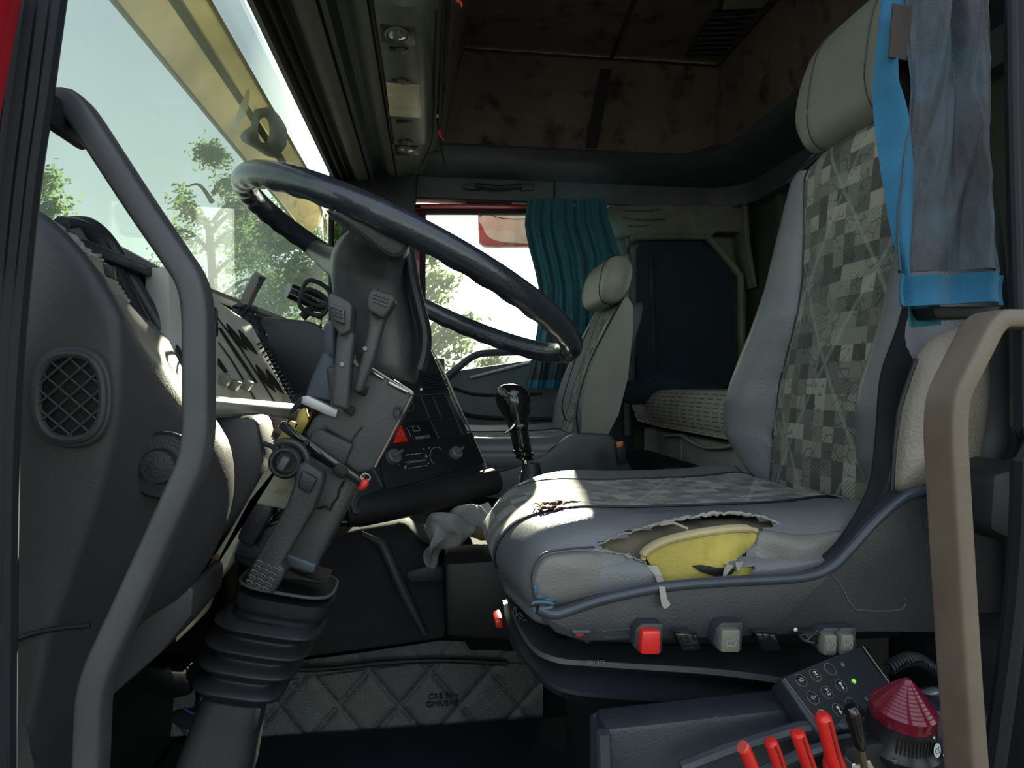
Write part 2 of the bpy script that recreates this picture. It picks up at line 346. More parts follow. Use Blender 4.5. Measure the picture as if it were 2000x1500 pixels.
M['mark'] = mat('grey_marking', (.30, .31, .32), .6)
M['blackprint'] = mat('worn_black_print', (.012, .011, .008), .8, stain_or_sheen=(60, .5, .62, (.05, .05, .05)))
M['amber'] = None
M['reddome'] = mat('red_lamp_plastic', (.16, .005, .02), .18, coat=.5, var=(30, .1))
M['green'] = mat('green_indicator', (.25, .6, .08), .3, emit=(.3, .9, .1, .35))
M['lens'] = mat('lamp_lens', (.55, .56, .5), .08, metal=.6)
M['diffuser'] = mat('yellowed_lamp_diffuser', (.88, .76, .56), .4)
M['panel'] = mat('grey_instrument_plastic', (.40, .40, .36), .45, bump=(500, .15))
M['knobgrey'] = mat('grey_knob_plastic', (.12, .13, .14), .4)
M['orange'] = mat('orange_plastic', (.8, .2, .05), .4)
M['webbing'] = mat('black_belt_webbing', (.014, .015, .018), .7, spec=.2, bump=(900, .3))
M['leaf'] = mat('green_leaves', (.10, .17, .05), .6, var=(3, .4))
M['bark'] = mat('tree_bark', (.10, .075, .05), .9, bump=(30, .6))
M['ground'] = mat('dry_grass_ground', (.06, .058, .045), .95, var=(.6, .35))
M['glass'] = glassmat('window_glass', (.93, .97, .93), haze=.012)
M['wind'] = glassmat('windshield_glass', (.88, .94, .90), haze=.13, hazecol=(.80, .86, .74))
def leafmat():
    m = bpy.data.materials.new('backlit_leaves'); m.use_nodes = True; nt = m.node_tree; nt.nodes.clear(); N = nt.nodes.new; L = nt.links.new
    o = N('ShaderNodeOutputMaterial'); d = N('ShaderNodeBsdfDiffuse'); t = N('ShaderNodeBsdfTranslucent'); mx = N('ShaderNodeMixShader'); mx.inputs[0].default_value = .5
    tc = N('ShaderNodeTexCoord'); nz = N('ShaderNodeTexNoise'); nz.inputs['Scale'].default_value = 1.3; L(tc.outputs['Object'], nz.inputs[0])
    r = N('ShaderNodeValToRGB'); r.color_ramp.elements[0].position = .35; r.color_ramp.elements[0].color = (.05, .10, .03, 1); r.color_ramp.elements[1].position = .65; r.color_ramp.elements[1].color = (.22, .30, .10, 1)
    L(nz.outputs['Fac'], r.inputs[0]); L(r.outputs[0], d.inputs[0]); L(r.outputs[0], t.inputs[0]); L(d.outputs[0], mx.inputs[1]); L(t.outputs[0], mx.inputs[2]); L(mx.outputs[0], o.inputs[0]); return m
M['leaf'] = leafmat()
def ambermat():
    m = bpy.data.materials.new('amber_acrylic'); m.use_nodes = True; nt = m.node_tree; nt.nodes.clear(); N = nt.nodes.new; L = nt.links.new
    o = N('ShaderNodeOutputMaterial'); t = N('ShaderNodeBsdfTransparent'); t.inputs[0].default_value = (.78, .68, .46, 1)
    d = N('ShaderNodeBsdfTranslucent'); g = N('ShaderNodeBsdfGlossy'); g.inputs['Roughness'].default_value = .15
    tc = N('ShaderNodeTexCoord'); nz = N('ShaderNodeTexNoise'); nz.inputs['Scale'].default_value = 7; nz.inputs['Detail'].default_value = 8; L(tc.outputs['Object'], nz.inputs[0])
    r = N('ShaderNodeValToRGB'); r.color_ramp.elements[0].position = .35; r.color_ramp.elements[0].color = (.36, .30, .19, 1); r.color_ramp.elements[1].position = .7; r.color_ramp.elements[1].color = (.60, .50, .32, 1)
    L(nz.outputs['Fac'], r.inputs[0]); L(r.outputs[0], d.inputs[0])
    a = N('ShaderNodeMixShader'); a.inputs[0].default_value = .55; L(t.outputs[0], a.inputs[1]); L(d.outputs[0], a.inputs[2])
    b = N('ShaderNodeMixShader'); b.inputs[0].default_value = .05; L(a.outputs[0], b.inputs[1]); L(g.outputs[0], b.inputs[2]); L(b.outputs[0], o.inputs[0]); return m
M['amber'] = ambermat()
def bunkmat():
    m = bpy.data.materials.new('beige_dashed_bunk_cloth'); m.use_nodes = True; nt = m.node_tree; b = nt.nodes['Principled BSDF']; b.inputs['Roughness'].default_value = .9
    N = nt.nodes.new; L = nt.links.new; tc = N('ShaderNodeTexCoord'); mp = N('ShaderNodeMapping'); mp.inputs['Rotation'].default_value = (0, pi / 2, pi / 2); L(tc.outputs['Object'], mp.inputs[0])
    sp = N('ShaderNodeSeparateXYZ'); L(tc.outputs['Object'], sp.inputs[0]); cb = N('ShaderNodeCombineXYZ'); L(sp.outputs[1], cb.inputs[0]); L(sp.outputs[2], cb.inputs[1])
    br = N('ShaderNodeTexBrick'); br.inputs['Scale'].default_value = 1; br.inputs['Brick Width'].default_value = .055; br.inputs['Row Height'].default_value = .012; br.inputs['Mortar Size'].default_value = .0019
    br.inputs['Color1'].default_value = (.40, .37, .33, 1); br.inputs['Color2'].default_value = (.36, .33, .30, 1); br.inputs['Mortar'].default_value = (.40, .37, .33, 1); L(cb.outputs[0], br.inputs[0])
    # dashes: horizontal rows broken along their length
    r1 = N('ShaderNodeMath'); r1.operation = 'MODULO'; L(sp.outputs[2], r1.inputs[0]); r1.inputs[1].default_value = .0135
    r2 = N('ShaderNodeMath'); r2.operation = 'LESS_THAN'; L(r1.outputs[0], r2.inputs[0]); r2.inputs[1].default_value = .0028
    c1 = N('ShaderNodeMath'); c1.operation = 'MODULO'; L(sp.outputs[1], c1.inputs[0]); c1.inputs[1].default_value = .06
    c2 = N('ShaderNodeMath'); c2.operation = 'LESS_THAN'; L(c1.outputs[0], c2.inputs[0]); c2.inputs[1].default_value = .042
    ml = N('ShaderNodeMath'); ml.operation = 'MULTIPLY'; L(r2.outputs[0], ml.inputs[0]); L(c2.outputs[0], ml.inputs[1])
    x = N('ShaderNodeMix'); x.data_type = 'RGBA'; L(ml.outputs[0], x.inputs[0]); L(br.outputs[0], x.inputs[6]); x.inputs[7].default_value = (.10, .085, .07, 1); L(x.outputs[2], b.inputs['Base Color'])
    return m
M['bunk'] = bunkmat()
# ================================================================== outside: ground and trees
ZG = -1.25
o = MB().box((0, 0, ZG - .1), (160, 160, .2)).build('ground', M['ground']); struct(o)
def tree(name, label, px, Y, zt, rad, nleaf, seed, leaf=.10, group=None, zc=None, conif=False):
    rnd = random.Random(seed); base = P(px, 750, Y=Y); base.z = ZG
    t = thing(name, label, 'tree', base, group)
    m = MB(); top = base + V((0, 0, (zt - ZG) * .8))
    m.tube([base + (top - base) * k / 6 + V((rnd.uniform(-.06, .06), rnd.uniform(-.06, .06), 0)) for k in range(7)], [.16 - .02 * k for k in range(7)], 8)
    zc0 = zc if zc is not None else ZG + (zt - ZG) * .25
    br = []
    for k in range(26):
        h = rnd.uniform(zc0, zt * .98); f = max(.12, 1 - ((h - zc0) / (zt - zc0)) ** (1.1 if conif else 2.2)); a = rnd.uniform(0, 2 * pi)
        p0 = V((base.x, base.y, h - .25 * f)); p1 = V((base.x + cos(a) * rad * f * .95, base.y + sin(a) * rad * f * .95, h + .2 * f))
        pm = (p0 + p1) / 2 + V((0, 0, .12)); m.tube(cat([p0, pm, p1], 4), [.035 * (1 - q / 9.5) for q in range(9)], 5); br.append((p0, p1))
    m.build('trunk', M['bark'], t)
    b = bmesh.new()
    for k in range(nleaf):
        p0, p1 = rnd.choice(br); s = rnd.uniform(.15, 1.05) ** .7
        c = p0.lerp(p1, s) + V((rnd.gauss(0, .16), rnd.gauss(0, .16), rnd.gauss(0, .14))) * (rad * .65)
        if noise.noise(c * 1.9) < -.22: continue
        n = V((rnd.gauss(0, 1), rnd.gauss(0, 1), rnd.gauss(0, 1))).normalized(); a = n.orthogonal().normalized(); q = n.cross(a); l = leaf * rnd.uniform(.6, 1.2)
        vs = [b.verts.new(c + a * l * u + q * l * v) for u, v in ((-.5, 0), (-.1, .26), (.3, .2), (.55, 0), (.3, -.2), (-.1, -.26))]
        b.faces.new(vs)
    m = MB(); m._merge(b); m.build('foliage', M['leaf'], t, smooth=False)
tg = 'trees in front of the windshield'
tree('tree', 'pale leafy tree at the left edge of the windshield, behind the front grab handle', 88, 10, 3.75, 1.05, 6000, 1, .09, tg)
tree('tree', 'slender speckled tree seen through the windshield left of the steering wheel', 415, 8.5, 3.75, .80, 11000, 12, .06, tg, .9)
tree('tree', 'broad green tree seen through the windshield above the dashboard lever', 545, 14, 4.4, 2.0, 15000, 3, .10, tg)
tree('tree', 'dark green tree behind the steering wheel hub at the right end of the windshield', 658, 19, 5.8, 2.0, 9000, 4, .14, tg)
tree('tree', 'leafy tree seen through the passenger door window below the steering wheel rim', 826, 8.5, 2.45, .75, 5000, 5, .075, None, 1.0)
tree('bush', 'low green bush seen through the loop of the passenger door armrest', 975, 9, 1.15, .9, 3500, 6, .07, None, -.6)
# ================================================================== cab shell
XW = -.40        # inner face of the windshield
XB = 1.42        # back wall
YS = 2.75        # passenger side
YN = .46         # driver door opening
o = MB().box(((XB - .62) / 2, 1.55, -.03), (XB + .62, 2.5, .06), bevel=.004).build('floor', M['carpet']); struct(o)
ZC = 1.976
# ceiling: four padded panels
m = MB(); m.box((.60, 1.42, ZC + .03), (1.10, 2.0, .05), bevel=.004)
o = m.build('ceiling', M['brown']); struct(o)
def hang(name, pts, vec, mt, lab=None, bevel=.004):
    m = MB(); m.prism(pts, vec, bevel); return struct(m.build(name, mt))
# padded recess walls: passenger side, rear, front
side = [V((.06, 2.35, ZC)), V((1.18, 2.35, ZC)), V((1.24, 2.5, 1.68)), V((-.02, 2.5, 1.68))]
def gridpanel(name, q, mt, bulge=.015, off=(0, .03, 0)):
    m = MB(); nrm = (q[1] - q[0]).cross(q[3] - q[0]).normalized()
    m.grid(lambda u, v: q[0].lerp(q[1], u).lerp(q[3].lerp(q[2], u), v) + nrm * bulge * sin(pi * u) * sin(pi * v), 24, 12, thick=.01)
    return struct(m.build(name, mt))
gridpanel('wall_right_upper', side, M['brown'])
gridpanel('wall_back_upper', [V((1.107, .46, ZC + .02)), V((1.107, 2.42, ZC + .02)), V((1.16, 2.58, 1.68)), V((1.16, .46, 1.68))], M['brown'])
gridpanel('wall_front_upper', [V((.12, .46, ZC + .02)), V((.12, 2.42, ZC + .02)), V((.04, 2.58, 1.68)), V((.04, .46, 1.68))], M['brown'])
# seams of the headliner
m = MB(); m.tube([V((.12, 2.345, ZC - .003)), V((1.10, 2.345, ZC - .003))], .006, 8); m.tube([V((1.10, .5, ZC - .003)), V((1.10, 2.35, ZC - .003))], .005, 8)
a = P(1238, 0, Z=ZC); c = P(1190, 122, Z=ZC); m.tube([c + (a - c) * 2.2 - V((0, 0, .002)), c - V((0, 0, .002))], .006, 8)
o = m.build('trim_1', M['black']); struct(o)
m = MB(); q = [P(1172, 137, Y=2.36), P(1193, 138, Y=2.36), P(1165, 290, Y=2.485), P(1143, 290, Y=2.485)]
q = [p - V((0, .012, 0)) for p in q]; m.prism(q, (0, .004, 0), .001); o = m.build('trim_2', M['strap']); struct(o)
# dark moulding ring around the recess, along the passenger side then round the corner along the back wall
prof = [(.255, 1.695), (.27, 1.672), (.24, 1.648), (.20, 1.637), (.10, 1.628), (.055, 1.615), (.04, 1.57), (.035, 1.535), (.05, 1.525), (.0, 1.52), (0, 1.72), (.22, 1.73)]
def ringpath(off):
    R = .16; x1 = XB - off * 1.02 - .0; y1 = YS - off; pts = [V((-.06, y1, 0)), V((.4, y1, 0)), V((x1 - R, y1, 0))]
    for k in range(1, 7):
        a = pi / 2 * k / 6; pts.append(V((x1 - R + R * sin(a), y1 - R + R * cos(a), 0)))
    pts += [V((x1, 1.6, 0)), V((x1, .46, 0))]; return pts
m = MB(); paths = [ringpath(o_) for o_, z in prof]
m.loft([[paths[k][i] + V((0, 0, prof[k][1])) for k in range(len(prof))] for i in range(len(paths[0]))])
o = m.build('trim_3', M['header'], ang=50); struct(o)
m = MB(); s0 = P(1083, 335, Y=2.70); m.box((s0.x, 2.70, 1.575), (.003, .03, .09)); o = m.build('trim_4', M['black']); struct(o)
# passenger side wall behind the door
pw_ = MB(); pw_.box((1.12, YS + .02, .87), (.66, .05, 1.76), bevel=.004); o = pw_.build('wall_right', M['ptrim']); struct(o)
m = MB(); m.slab([(1190, 400), (1455, 398), (1455, 455), (1400, 452), (1392, 462), (1205, 460), (1190, 446)], 2.66, 2.74, .01)
m.slab([(1452, 392), (1462, 392), (1466, 470), (1480, 560), (1474, 562), (1456, 480)], 2.62, 2.72, .006)
fr = [(1200, 458), (1390, 458), (1448, 528), (1452, 840), (1200, 840)]; inn = [(1244, 486), (1256, 470), (1372, 470), (1432, 540), (1440, 838), (1244, 838)]
# window surround as a bar loop
m.tube(cat([P(*p, Y=2.68) for p in [(1226, 850), (1226, 500), (1227, 478), (1236, 466), (1250, 462), (1370, 462), (1384, 466), (1400, 482), (1436, 525), (1443, 540), (1447, 560), (1450, 850)]], 2), .017, 8, flat=.9)
o = m.build('trim_5', M['ptrim']); struct(o)
m = MB(); m.slab(inn, 2.685, 2.70, .006); tq = m.build('rear_side_curtain', M['tealdark'])
tag(tq, 'dark teal cloth panel covering the rear side window behind the passenger seat', 'window cover')
m = MB(); m.tube([P(*p, Y=2.68) for p in [(1270, 498), (1274, 600), (1278, 720)]], .006, 6); m.tube([P(*p, Y=2.675) for p in [(1273, 495), (1277, 600), (1281, 720)]], .003, 6); m.build('zip_seam', M['black'], tq)
m = MB()
for (x0, y0, x1, y1) in ((1220, 410, 1290, 408), (1215, 425, 1300, 428), (1225, 440, 1270, 438)):
    m.tube(cat([P(x0, y0, Y=2.653), P((x0 + x1) / 2, (y0 + y1) / 2 + 3, Y=2.653), P(x1, y1, Y=2.653)], 4), .0022, 6)
for (x, y) in ((1345, 480), (1362, 482)): pass
o = m.build('trim_6', mat('smeared_dirt', (.10, .08, .055), .9)); struct(o)
# back wall with ribs
m = MB(); m.box((XB + .03, 1.6, .87), (.06, 2.35, 1.76), bevel=.004)
for y in (1.0, 1.5, 2.0, 2.45): m.box((XB - .005, y, .95), (.03, .05, 1.15), bevel=.01)
m.box((XB - .01, 1.75, .78), (.02, .9, .02), bevel=.004)
o = m.build('wall_back', mat('dark_olive_wall', (.05, .052, .045), .7, var=(5, .2))); struct(o)
# driver-side B pillar and rear corner
m = MB(); m.slab([(1960, -420), (2420, -420), (2420, 1700), (1990, 1700), (1975, 1200), (1968, 600)], .46, .60, .006, tr=.60)
o = m.build('wall_left', M['seal']); struct(o)
m = MB(); m.tube(cat([P(*p, Y=.455) for p in [(1985, -30), (1988, 300), (1996, 700), (1990, 1100), (1940, 1500), (1925, 1560)]], 6), .008, 8)
m.tube([P(1975, -30, Y=.45), P(1980, 300, Y=.45), P(1990, 640, Y=.45)], .004, 8)
o = m.build('trim_7', M['seal']); struct(o)
m = MB(); m.box((.86, .62, .25), (.62, .22, .5), bevel=.03); m.box((1.0, .60, .72), (.25, .1, .5), bevel=.02); m.slab([(1942, 925), (2030, 900), (2030, 1080), (1935, 1040)], .53, .6, .01)
o = m.build('wall_left_lower', M['black']); struct(o)
# firewall and footwell
m = MB(); m.box((-.56, 1.6, .2), (.06, 2.3, 1.3), bevel=.01); m.box((-.48, 1.6, .845), (.13, 2.3, .05), bevel=.01); o = m.build('wall_front', M['black']); struct(o)
m = MB(); m.box((-.27, 2.735, .40), (.66, .05, .92), bevel=.004); o = m.build('wall_right_front', M['dash2']); struct(o)
m = MB(); m.box((-.05, .52, -.1), (1.2, .12, .16), bevel=.01); o = m.build('trim_8', M['dash2']); struct(o)
# ------------------------------------------------------------------ windshield
m = MB(); m.box((XW - .005, 1.585, 1.27), (.005, 2.12, .86)); wd = m.build('window_1', M['wind'], smooth=False); struct(wd)
m = MB(); m.tube([V((XW + .0, .5, .90)), V((XW + .0, 2.66, .93))], .016, 8); m.tube([V((XW, 2.655, .9)), V((XW + .01, 2.64, 1.60))], .012, 8)
o = m.build('window_frame', M['seal'], wd)
# far A pillar
m = MB(); m.prism([P(*p, Y=2.66) for p in [(640, 296), (818, 296), (812, 400), (812, 720), (636, 720), (640, 600), (668, 430)]], (0, .08, 0), .006); o = m.build('trim_9', M['dash2']); struct(o)
# near A pillar: red outer skin, black rubber seals
m = MB(); m.slab([(-160, -60), (72, -60), (58, 0), (12, 250), (-30, 520), (-160, 520)], .36, .40, .008, tr=.40); o = m.build('trim_10', M['red']); struct(o)
m = MB(); m.slab([(48, -60), (128, -60), (120, 40), (95, 170), (70, 300), (54, 420), (24, 700), (12, 1000), (10, 1300), (30, 1560), (-160, 1560), (-160, 700), (-40, 500), (-2, 240), (40, 0)], .42, .50, .008, tr=.50); o = m.build('trim_11', M['seal']); struct(o)
m = MB()
for pts, r in (([(70, -40), (40, 180), (12, 420), (-6, 700), (-10, 1000)], .007), ([(95, -40), (66, 180), (36, 420), (10, 720), (4, 1000), (2, 1300), (10, 1540)], .006), ([(118, -40), (88, 180), (58, 400), (30, 700), (18, 1000), (14, 1540)], .005)):
    m.tube(cat([P(*p, Y=.415) for p in pts], 6), r, 8)
o = m.build('trim_12', M['seal']); struct(o)
# ------------------------------------------------------------------ passenger door
dr = MB(); dr.slab([(845, 760), (880, 728), (905, 722), (1045, 702), (1240, 690), (1240, 1000), (845, 1000)], 2.70, 2.76, .006)
door = dr.build('door_1', M['header']); struct(door)
m = MB(); m.tube(cat([P(*p, Y=2.69) for p in [(862, 745), (890, 722), (925, 696), (960, 689), (1060, 687)]], 5), .020, 10, flat=.8); m.build('armrest_loop', M['header'], door)
m = MB(); m.tube([P(918, 738, Y=2.685), P(1035, 708, Y=2.685)], .006, 8); m.build('bright_edge', M['silver'], door)
m = MB(); m.tube(cat([P(*p, Y=2.69) for p in [(885, 757), (930, 770), (1000, 771), (1060, 768)]], 5), .006, 8); m.tube(cat([P(*p, Y=2.69) for p in [(885, 795), (920, 812), (1000, 818), (1100, 818)]], 5), .014, 8, flat=.6)
m.build('door_rib', M['black'], door)
m = MB()
m.slab([(798, 397), (1060, 399), (1060, 409), (812, 408)], 2.735, 2.775, .003); m.slab([(798, 397), (822, 400), (822, 700), (803, 700)], 2.735, 2.775, .003); m.build('door_frame', M['red'], door)
m = MB(); m.slab([(812, 408), (1260, 410), (1260, 417), (832, 416), (831, 700), (821, 700), (821, 412)], 2.72, 2.76, .003); m.build('window_seal', M['seal'], door)
m = MB(); m.prism([P(*p, Y=2.765) for p in [(822, 410), (1260, 412), (1260, 760), (822, 760)]], (0, .004, 0)); wp = m.build('window_2', M['glass'], smooth=False); struct(wp)
# ------------------------------------------------------------------ header above the windshield (runs across the cab)
def xz(r, zc): return V((r * zc / 1.008, 0, .75 + zc))
def sweepY(pts, Y0, Y1, name, mt, back=.04, ang=38):
    m = MB(); prof = [V(p) for p in pts]; top = [p + V((0, 0, back)) for p in prof[::-1]]
    ring = prof + top; m.loft([[p + V((0, Y, 0)) for p in ring] for Y in (Y0, (Y0 + Y1) / 2, Y1)]); o = m.build(name, mt, ang=ang); return struct(o)
sweepY([xz(-.478, .822), xz(-.462, .812), xz(-.44, .83), xz(-.425, .818), xz(-.405, .836), xz(-.392, .822), xz(-.375, .838), xz(-.355, .836)], .46, 2.66, 'trim_13', M['seal'])
sweepY([xz(-.362, .836), xz(-.35, .830), xz(-.325, .832), xz(-.30, .834)], .46, 2.68, 'trim_14', M['olive'])
sweepY([xz(-.296, .850), xz(-.288, .838), xz(-.272, .838), xz(-.262, .852), xz(-.245, .872), xz(-.22, .878), xz(-.20, .868)], .46, 2.68, 'trim_15', M['header'])
sweepY([xz(-.202, .866), xz(-.185, .855), xz(-.166, .852)], .46, 2.68, 'trim_16', M['olive'])
sweepY([xz(-.163, .862), xz(-.150, .848), xz(-.10, .862), xz(-.045, .868), xz(-.03, .875), xz(.04, .93), xz(.06, .96)], .46, 2.68, 'trim_17', M['olive'])
m = MB()
for (x, y) in ((540, 112), (585, 160)):
    p = P(x, y, Z=1.58); m.box(p, (.006, .006, .004), bevel=.001)
o = m.build('trim_18', M['black']); struct(o)
# ------------------------------------------------------------------ roof vent and hatch
m = MB(); q = [P(1392, 24, Z=ZC - .004), P(1478, 18, Z=ZC - .004), P(1408, 110, Z=ZC - .004), P(1338, 110, Z=ZC - .004)]
m.prism([p - V((0, 0, .008)) for p in q], (0, 0, .01), .003); vent = m.build('roof_vent', M['black'], smooth=False)
tag(vent, 'black slatted roof vent in the brown headliner above the driver seat', 'vent')
m = MB()
for k in range(9):
    t = (k + .5) / 9; m.tube([q[0].lerp(q[3], t) - V((0, 0, .010)), q[1].lerp(q[2], t) - V((0, 0, .010))], .003, 6)
sl = m.build('vent_slat', M['dash2'], vent)
m = MB(); q = [P(1415, -60, Z=ZC - .004), P(1560, -60, Z=ZC - .004), P(1490, 12, Z=ZC - .004), P(1402, 14, Z=ZC - .004)]
m.prism([p - V((0, 0, .012)) for p in q], (0, 0, .014), .004); hl = m.build('roof_lamp', M['black']); tag(hl, 'black framed roof lamp at the top edge beyond the roof vent', 'lamp')
cq = sum(q, V()) / 4; m = MB(); m.prism([cq + (p - cq) * .86 - V((0, 0, .016)) for p in q], (0, 0, .004), .001); m.build('lamp_cover', mat('dull_lamp_cover', (.20, .19, .16), .5), hl)
# ================================================================== dashboard
dash = thing('dashboard', 'dark grained dashboard with round vent, running from the driver door to the windshield', 'dashboard', (-.30, .62, 0))
A = [(0, 395), (55, 402), (100, 428), (160, 488), (200, 545), (232, 600), (244, 640), (244, 760), (234, 850), (206, 960), (172, 1060), (140, 1150), (110, 1235), (90, 1330), (70, 1430), (60, 1560), (-200, 1560), (-300, 1000), (-250, 500), (-100, 400)]
B = [(20, 410), (80, 425), (165, 470), (215, 530), (255, 600), (305, 650), (340, 720), (385, 790), (432, 860), (446, 930), (440, 1000), (412, 1080), (360, 1160), (280, 1215), (235, 1290), (212, 1360), (150, 1450), (120, 1560), (-150, 1560), (-200, 1000), (-150, 500), (-60, 415)]
YA, YB = .56, .70
def ringres(px, Y, n=120):
    pts = cat([P(*p, Y=Y) for p in px], 8, True); d = [0]
    for a, b_ in zip(pts, pts[1:] + pts[:1]): d.append(d[-1] + (b_ - a).length)
    return pts, d
def resample(px, Y, key, n):
    # key: indices of px kept as shared corners so both rings line up
    out = []; K = key + [key[0] + len(px)]
    for a, b_ in zip(K, K[1:]):
        seg = [px[i % len(px)] for i in range(a - 1, b_ + 2)]; q = [V((p[0], p[1], 0)) for p in seg]
        fine = []
        for i in range(1, len(q) - 2):
            p0, p1, p2, p3 = q[i - 1], q[i], q[i + 1], q[i + 2]
            for k in range(8):
                t = k / 8; fine.append(.5 * ((2 * p1) + (p2 - p0) * t + (2 * p0 - 5 * p1 + 4 * p2 - p3) * t * t + (3 * p1 - p0 - 3 * p2 + p3) * t ** 3))
        fine.append(q[-2])
        L_ = [0]
        for u, v in zip(fine, fine[1:]): L_.append(L_[-1] + (v - u).length)
        for k in range(n):
            s = L_[-1] * k / n; j = max(i for i in range(len(L_)) if L_[i] <= s + 1e-9); j = min(j, len(fine) - 2)
            t = (s - L_[j]) / max(1e-9, L_[j + 1] - L_[j]); out.append(fine[j].lerp(fine[j + 1], t))
    return [P(p.x, p.y, Y=Y) for p in out]
RA = resample(A, YA, [0, 6, 12, 15, 18], 16); RB = resample(B, YB, [0, 8, 13, 17, 20], 16)
m = MB(); mid = []
for k in range(7):
    t = k / 6; e_ = t ** 1.0
    y = YA + (YB - YA) * t; bul = sin(pi * t) * -.006
    mid.append([a.lerp(b_, e_) + V((0, 0, 0)) for a, b_ in zip(RA, RB)])
cA = sum(RA, V()) / len(RA)
R0 = [cA + (p - cA) * .975 + V((0, -.0, 0)) for p in RA]; R0 = [V((p.x, YA - .008, p.z)) for p in R0]
R00 = [cA + (p - cA) * .90 for p in RA]; R00 = [V((p.x, YA - .010, p.z)) for p in R00]
cB = sum(RB, V()) / len(RB)
RC = [V((p.x, YB + .03, p.z)) + (cB - p) * .03 * V((1, 0, 1)).length * .4 for p in RB]
m.loft([R00, R0] + mid + [RC])
m.build('end_panel', M['dash'], dash, ang=60)
# lower grained kick panel seam and skirt
m = MB(); m.tube(cat([P(*p, Y=.548) for p in [(-10, 1266), (40, 1246), (80, 1234), (130, 1226), (176, 1222)]], 6), .0022, 6); m.build('seam', M['black'], dash)
# creased ridge running down the end panel
# round vent with diagonal grille
m = MB()
O = P(142, 775, Y=.545); rx, rz = abs(P(206, 775, Y=.545).x - O.x), abs(P(142, 692, Y=.545).z - O.z)
def oval(k, s=1, n=40, dy=0, p=2.5):
    a = 2 * pi * k / n; ca, sa = cos(a), sin(a)
    return O + V((rx * s * math.copysign(abs(ca) ** (2 / p), ca), dy, rz * s * math.copysign(abs(sa) ** (2 / p), sa)))
m.tube([oval(k, 1.0, dy=-.003) for k in range(40)], .0035, 8, closed=True, up=(0, 1, 0)); m.tube([oval(k, 1.10, dy=-.000) for k in range(40)], .0035, 8, closed=True, up=(0, 1, 0))
vr = m.build('air_vent', M['dash'], dash)
m = MB(); m.prism([oval(k, 1.0) for k in range(40)], (0, .004, 0), 0); m.build('vent_opening', M['black'], vr, smooth=False)
m = MB()
def clipline(c, sgn):
    pts = []
    for q in range(-60, 61):
        u = q / 60 * 1.4 * rz; x = u; z = sgn * u * .92 + c
        if (abs(x) / rx) ** 2.5 + (abs(z) / rz) ** 2.5 < 1: pts.append(O + V((x, -.004 - (.001 if sgn > 0 else 0), z)))
    return pts
for k in range(-4, 5):
    for sg in (1, -1):
        pts = clipline(k * .0148, sg)
        if len(pts) > 3: m.tube([pts[0], pts[-1]], .0009, 6)
m.build('vent_grille', M['dash'], vr)
# louvred demister vent on the sloping top edge
vt = [P(106, 452, Y=.60), P(140, 448, Y=.67), P(238, 598, Y=.67), P(192, 560, Y=.60)]
m = MB(); m.prism([P(118, 458, Y=.588), P(150, 452, Y=.66), P(246, 606, Y=.66), P(214, 590, Y=.588)], (.004, -.002, .004), .001); lv = m.build('demister_vent', M['black'], dash)
m = MB()
for k in range(11):
    t = .36 + k * .058; a = P(118, 458, Y=.586).lerp(P(214, 590, Y=.586), t); b_ = P(150, 452, Y=.655).lerp(P(246, 606, Y=.655), t)
    m.bar(a + V((.006, -.002, .004)), b_ + V((.006, -.002, .004)), .0022, .003)
m.build('louvre', M['dash'], lv)
m = MB(); m.slab([(198, 512), (218, 520), (222, 545), (205, 540)], .583, .59, .001); m.build('louvre_tab', M['dash'], lv)
m = MB()
for k, (x, y) in enumerate([(128, 462), (142, 470), (150, 482), (162, 494), (172, 505)]):
    m.box(P(x, y, Y=.60), (.010, .014, .007), Matrix.Rotation(radians(40 + 20 * k), 3, 'Y'), .001)
m.build('broken_clip', M['mark'], dash)
# windshield base rails and instrument hood rim
m = MB()
m.tube(cat([P(*p, Y=y) for p, y in (((120, 440), .66), ((160, 448), .68), ((200, 490), .70), ((260, 600), .72), ((330, 730), .74), ((372, 820), .76))], 6), .011, 10, flat=.8)
m.tube(cat([P(*p, Y=y) for p, y in (((130, 440), .70), ((175, 442), .72), ((215, 480), .74), ((275, 580), .76), ((345, 700), .78), ((376, 770), .80))], 6), .009, 10)
m.build('hood_rim', M['dash2'], dash)
m = MB(); m.prism([V((XW + .015, .62, .88)), V((XW + .015, 1.2, .89)), V((XW + .09, 1.2, .87)), V((XW + .09, .62, .87))], (0, 0, .012), .003)
m.slab([(195, 462), (350, 545), (420, 600), (420, 660), (360, 600), (250, 520)], .84, .90, .004)
m.build('dash_top', M['dash2'], dash)
# instrument binnacle: inner hood panel (grey) near the handle
m = MB(); m.prism([P(240, 500, Y=.84), P(352, 560, Y=.92), P(370, 745, Y=.84), P(345, 720, Y=.80)], (0, .01, -.004), .002); m.build('hood_panel', M['panel'], dash)
# instrument panel facing the driver
I0 = P(330, 520, Y=.76); I1 = P(330, 790, Y=.76); I2 = P(578, 800, Y=1.06)
nI = (I2 - I0).cross(I1 - I0).normalized(); I3 = PL(492, 632, I1, nI)
if nI.x < 0: nI = -nI
m = MB(); m.prism([I0, I1, I2, I3], -nI * .03, .003); ip = m.build('instrument_panel', M['panel'], dash)
def onI(px, py, h=.001):
    return PL(px, py, I1, nI) + nI * h
def flatI(m, pts, h=.001, t=.002): m.prism([onI(*p, h) for p in pts], nI * t, 0); return m
m = MB()
def lens(m, a, b_, wd):
    a = V((*a, 0)); b_ = V((*b_, 0)); d = b_ - a; n_ = V((-d.y, d.x, 0)).normalized(); pts = []
    for k in range(12): t = k / 12; pts.append(a + d * t + n_ * wd * sin(pi * t))
    for k in range(12): t = 1 - k / 12; pts.append(a + d * t - n_ * wd * sin(pi * t) * .4)
    flatI(m, [(p.x, p.y) for p in pts])
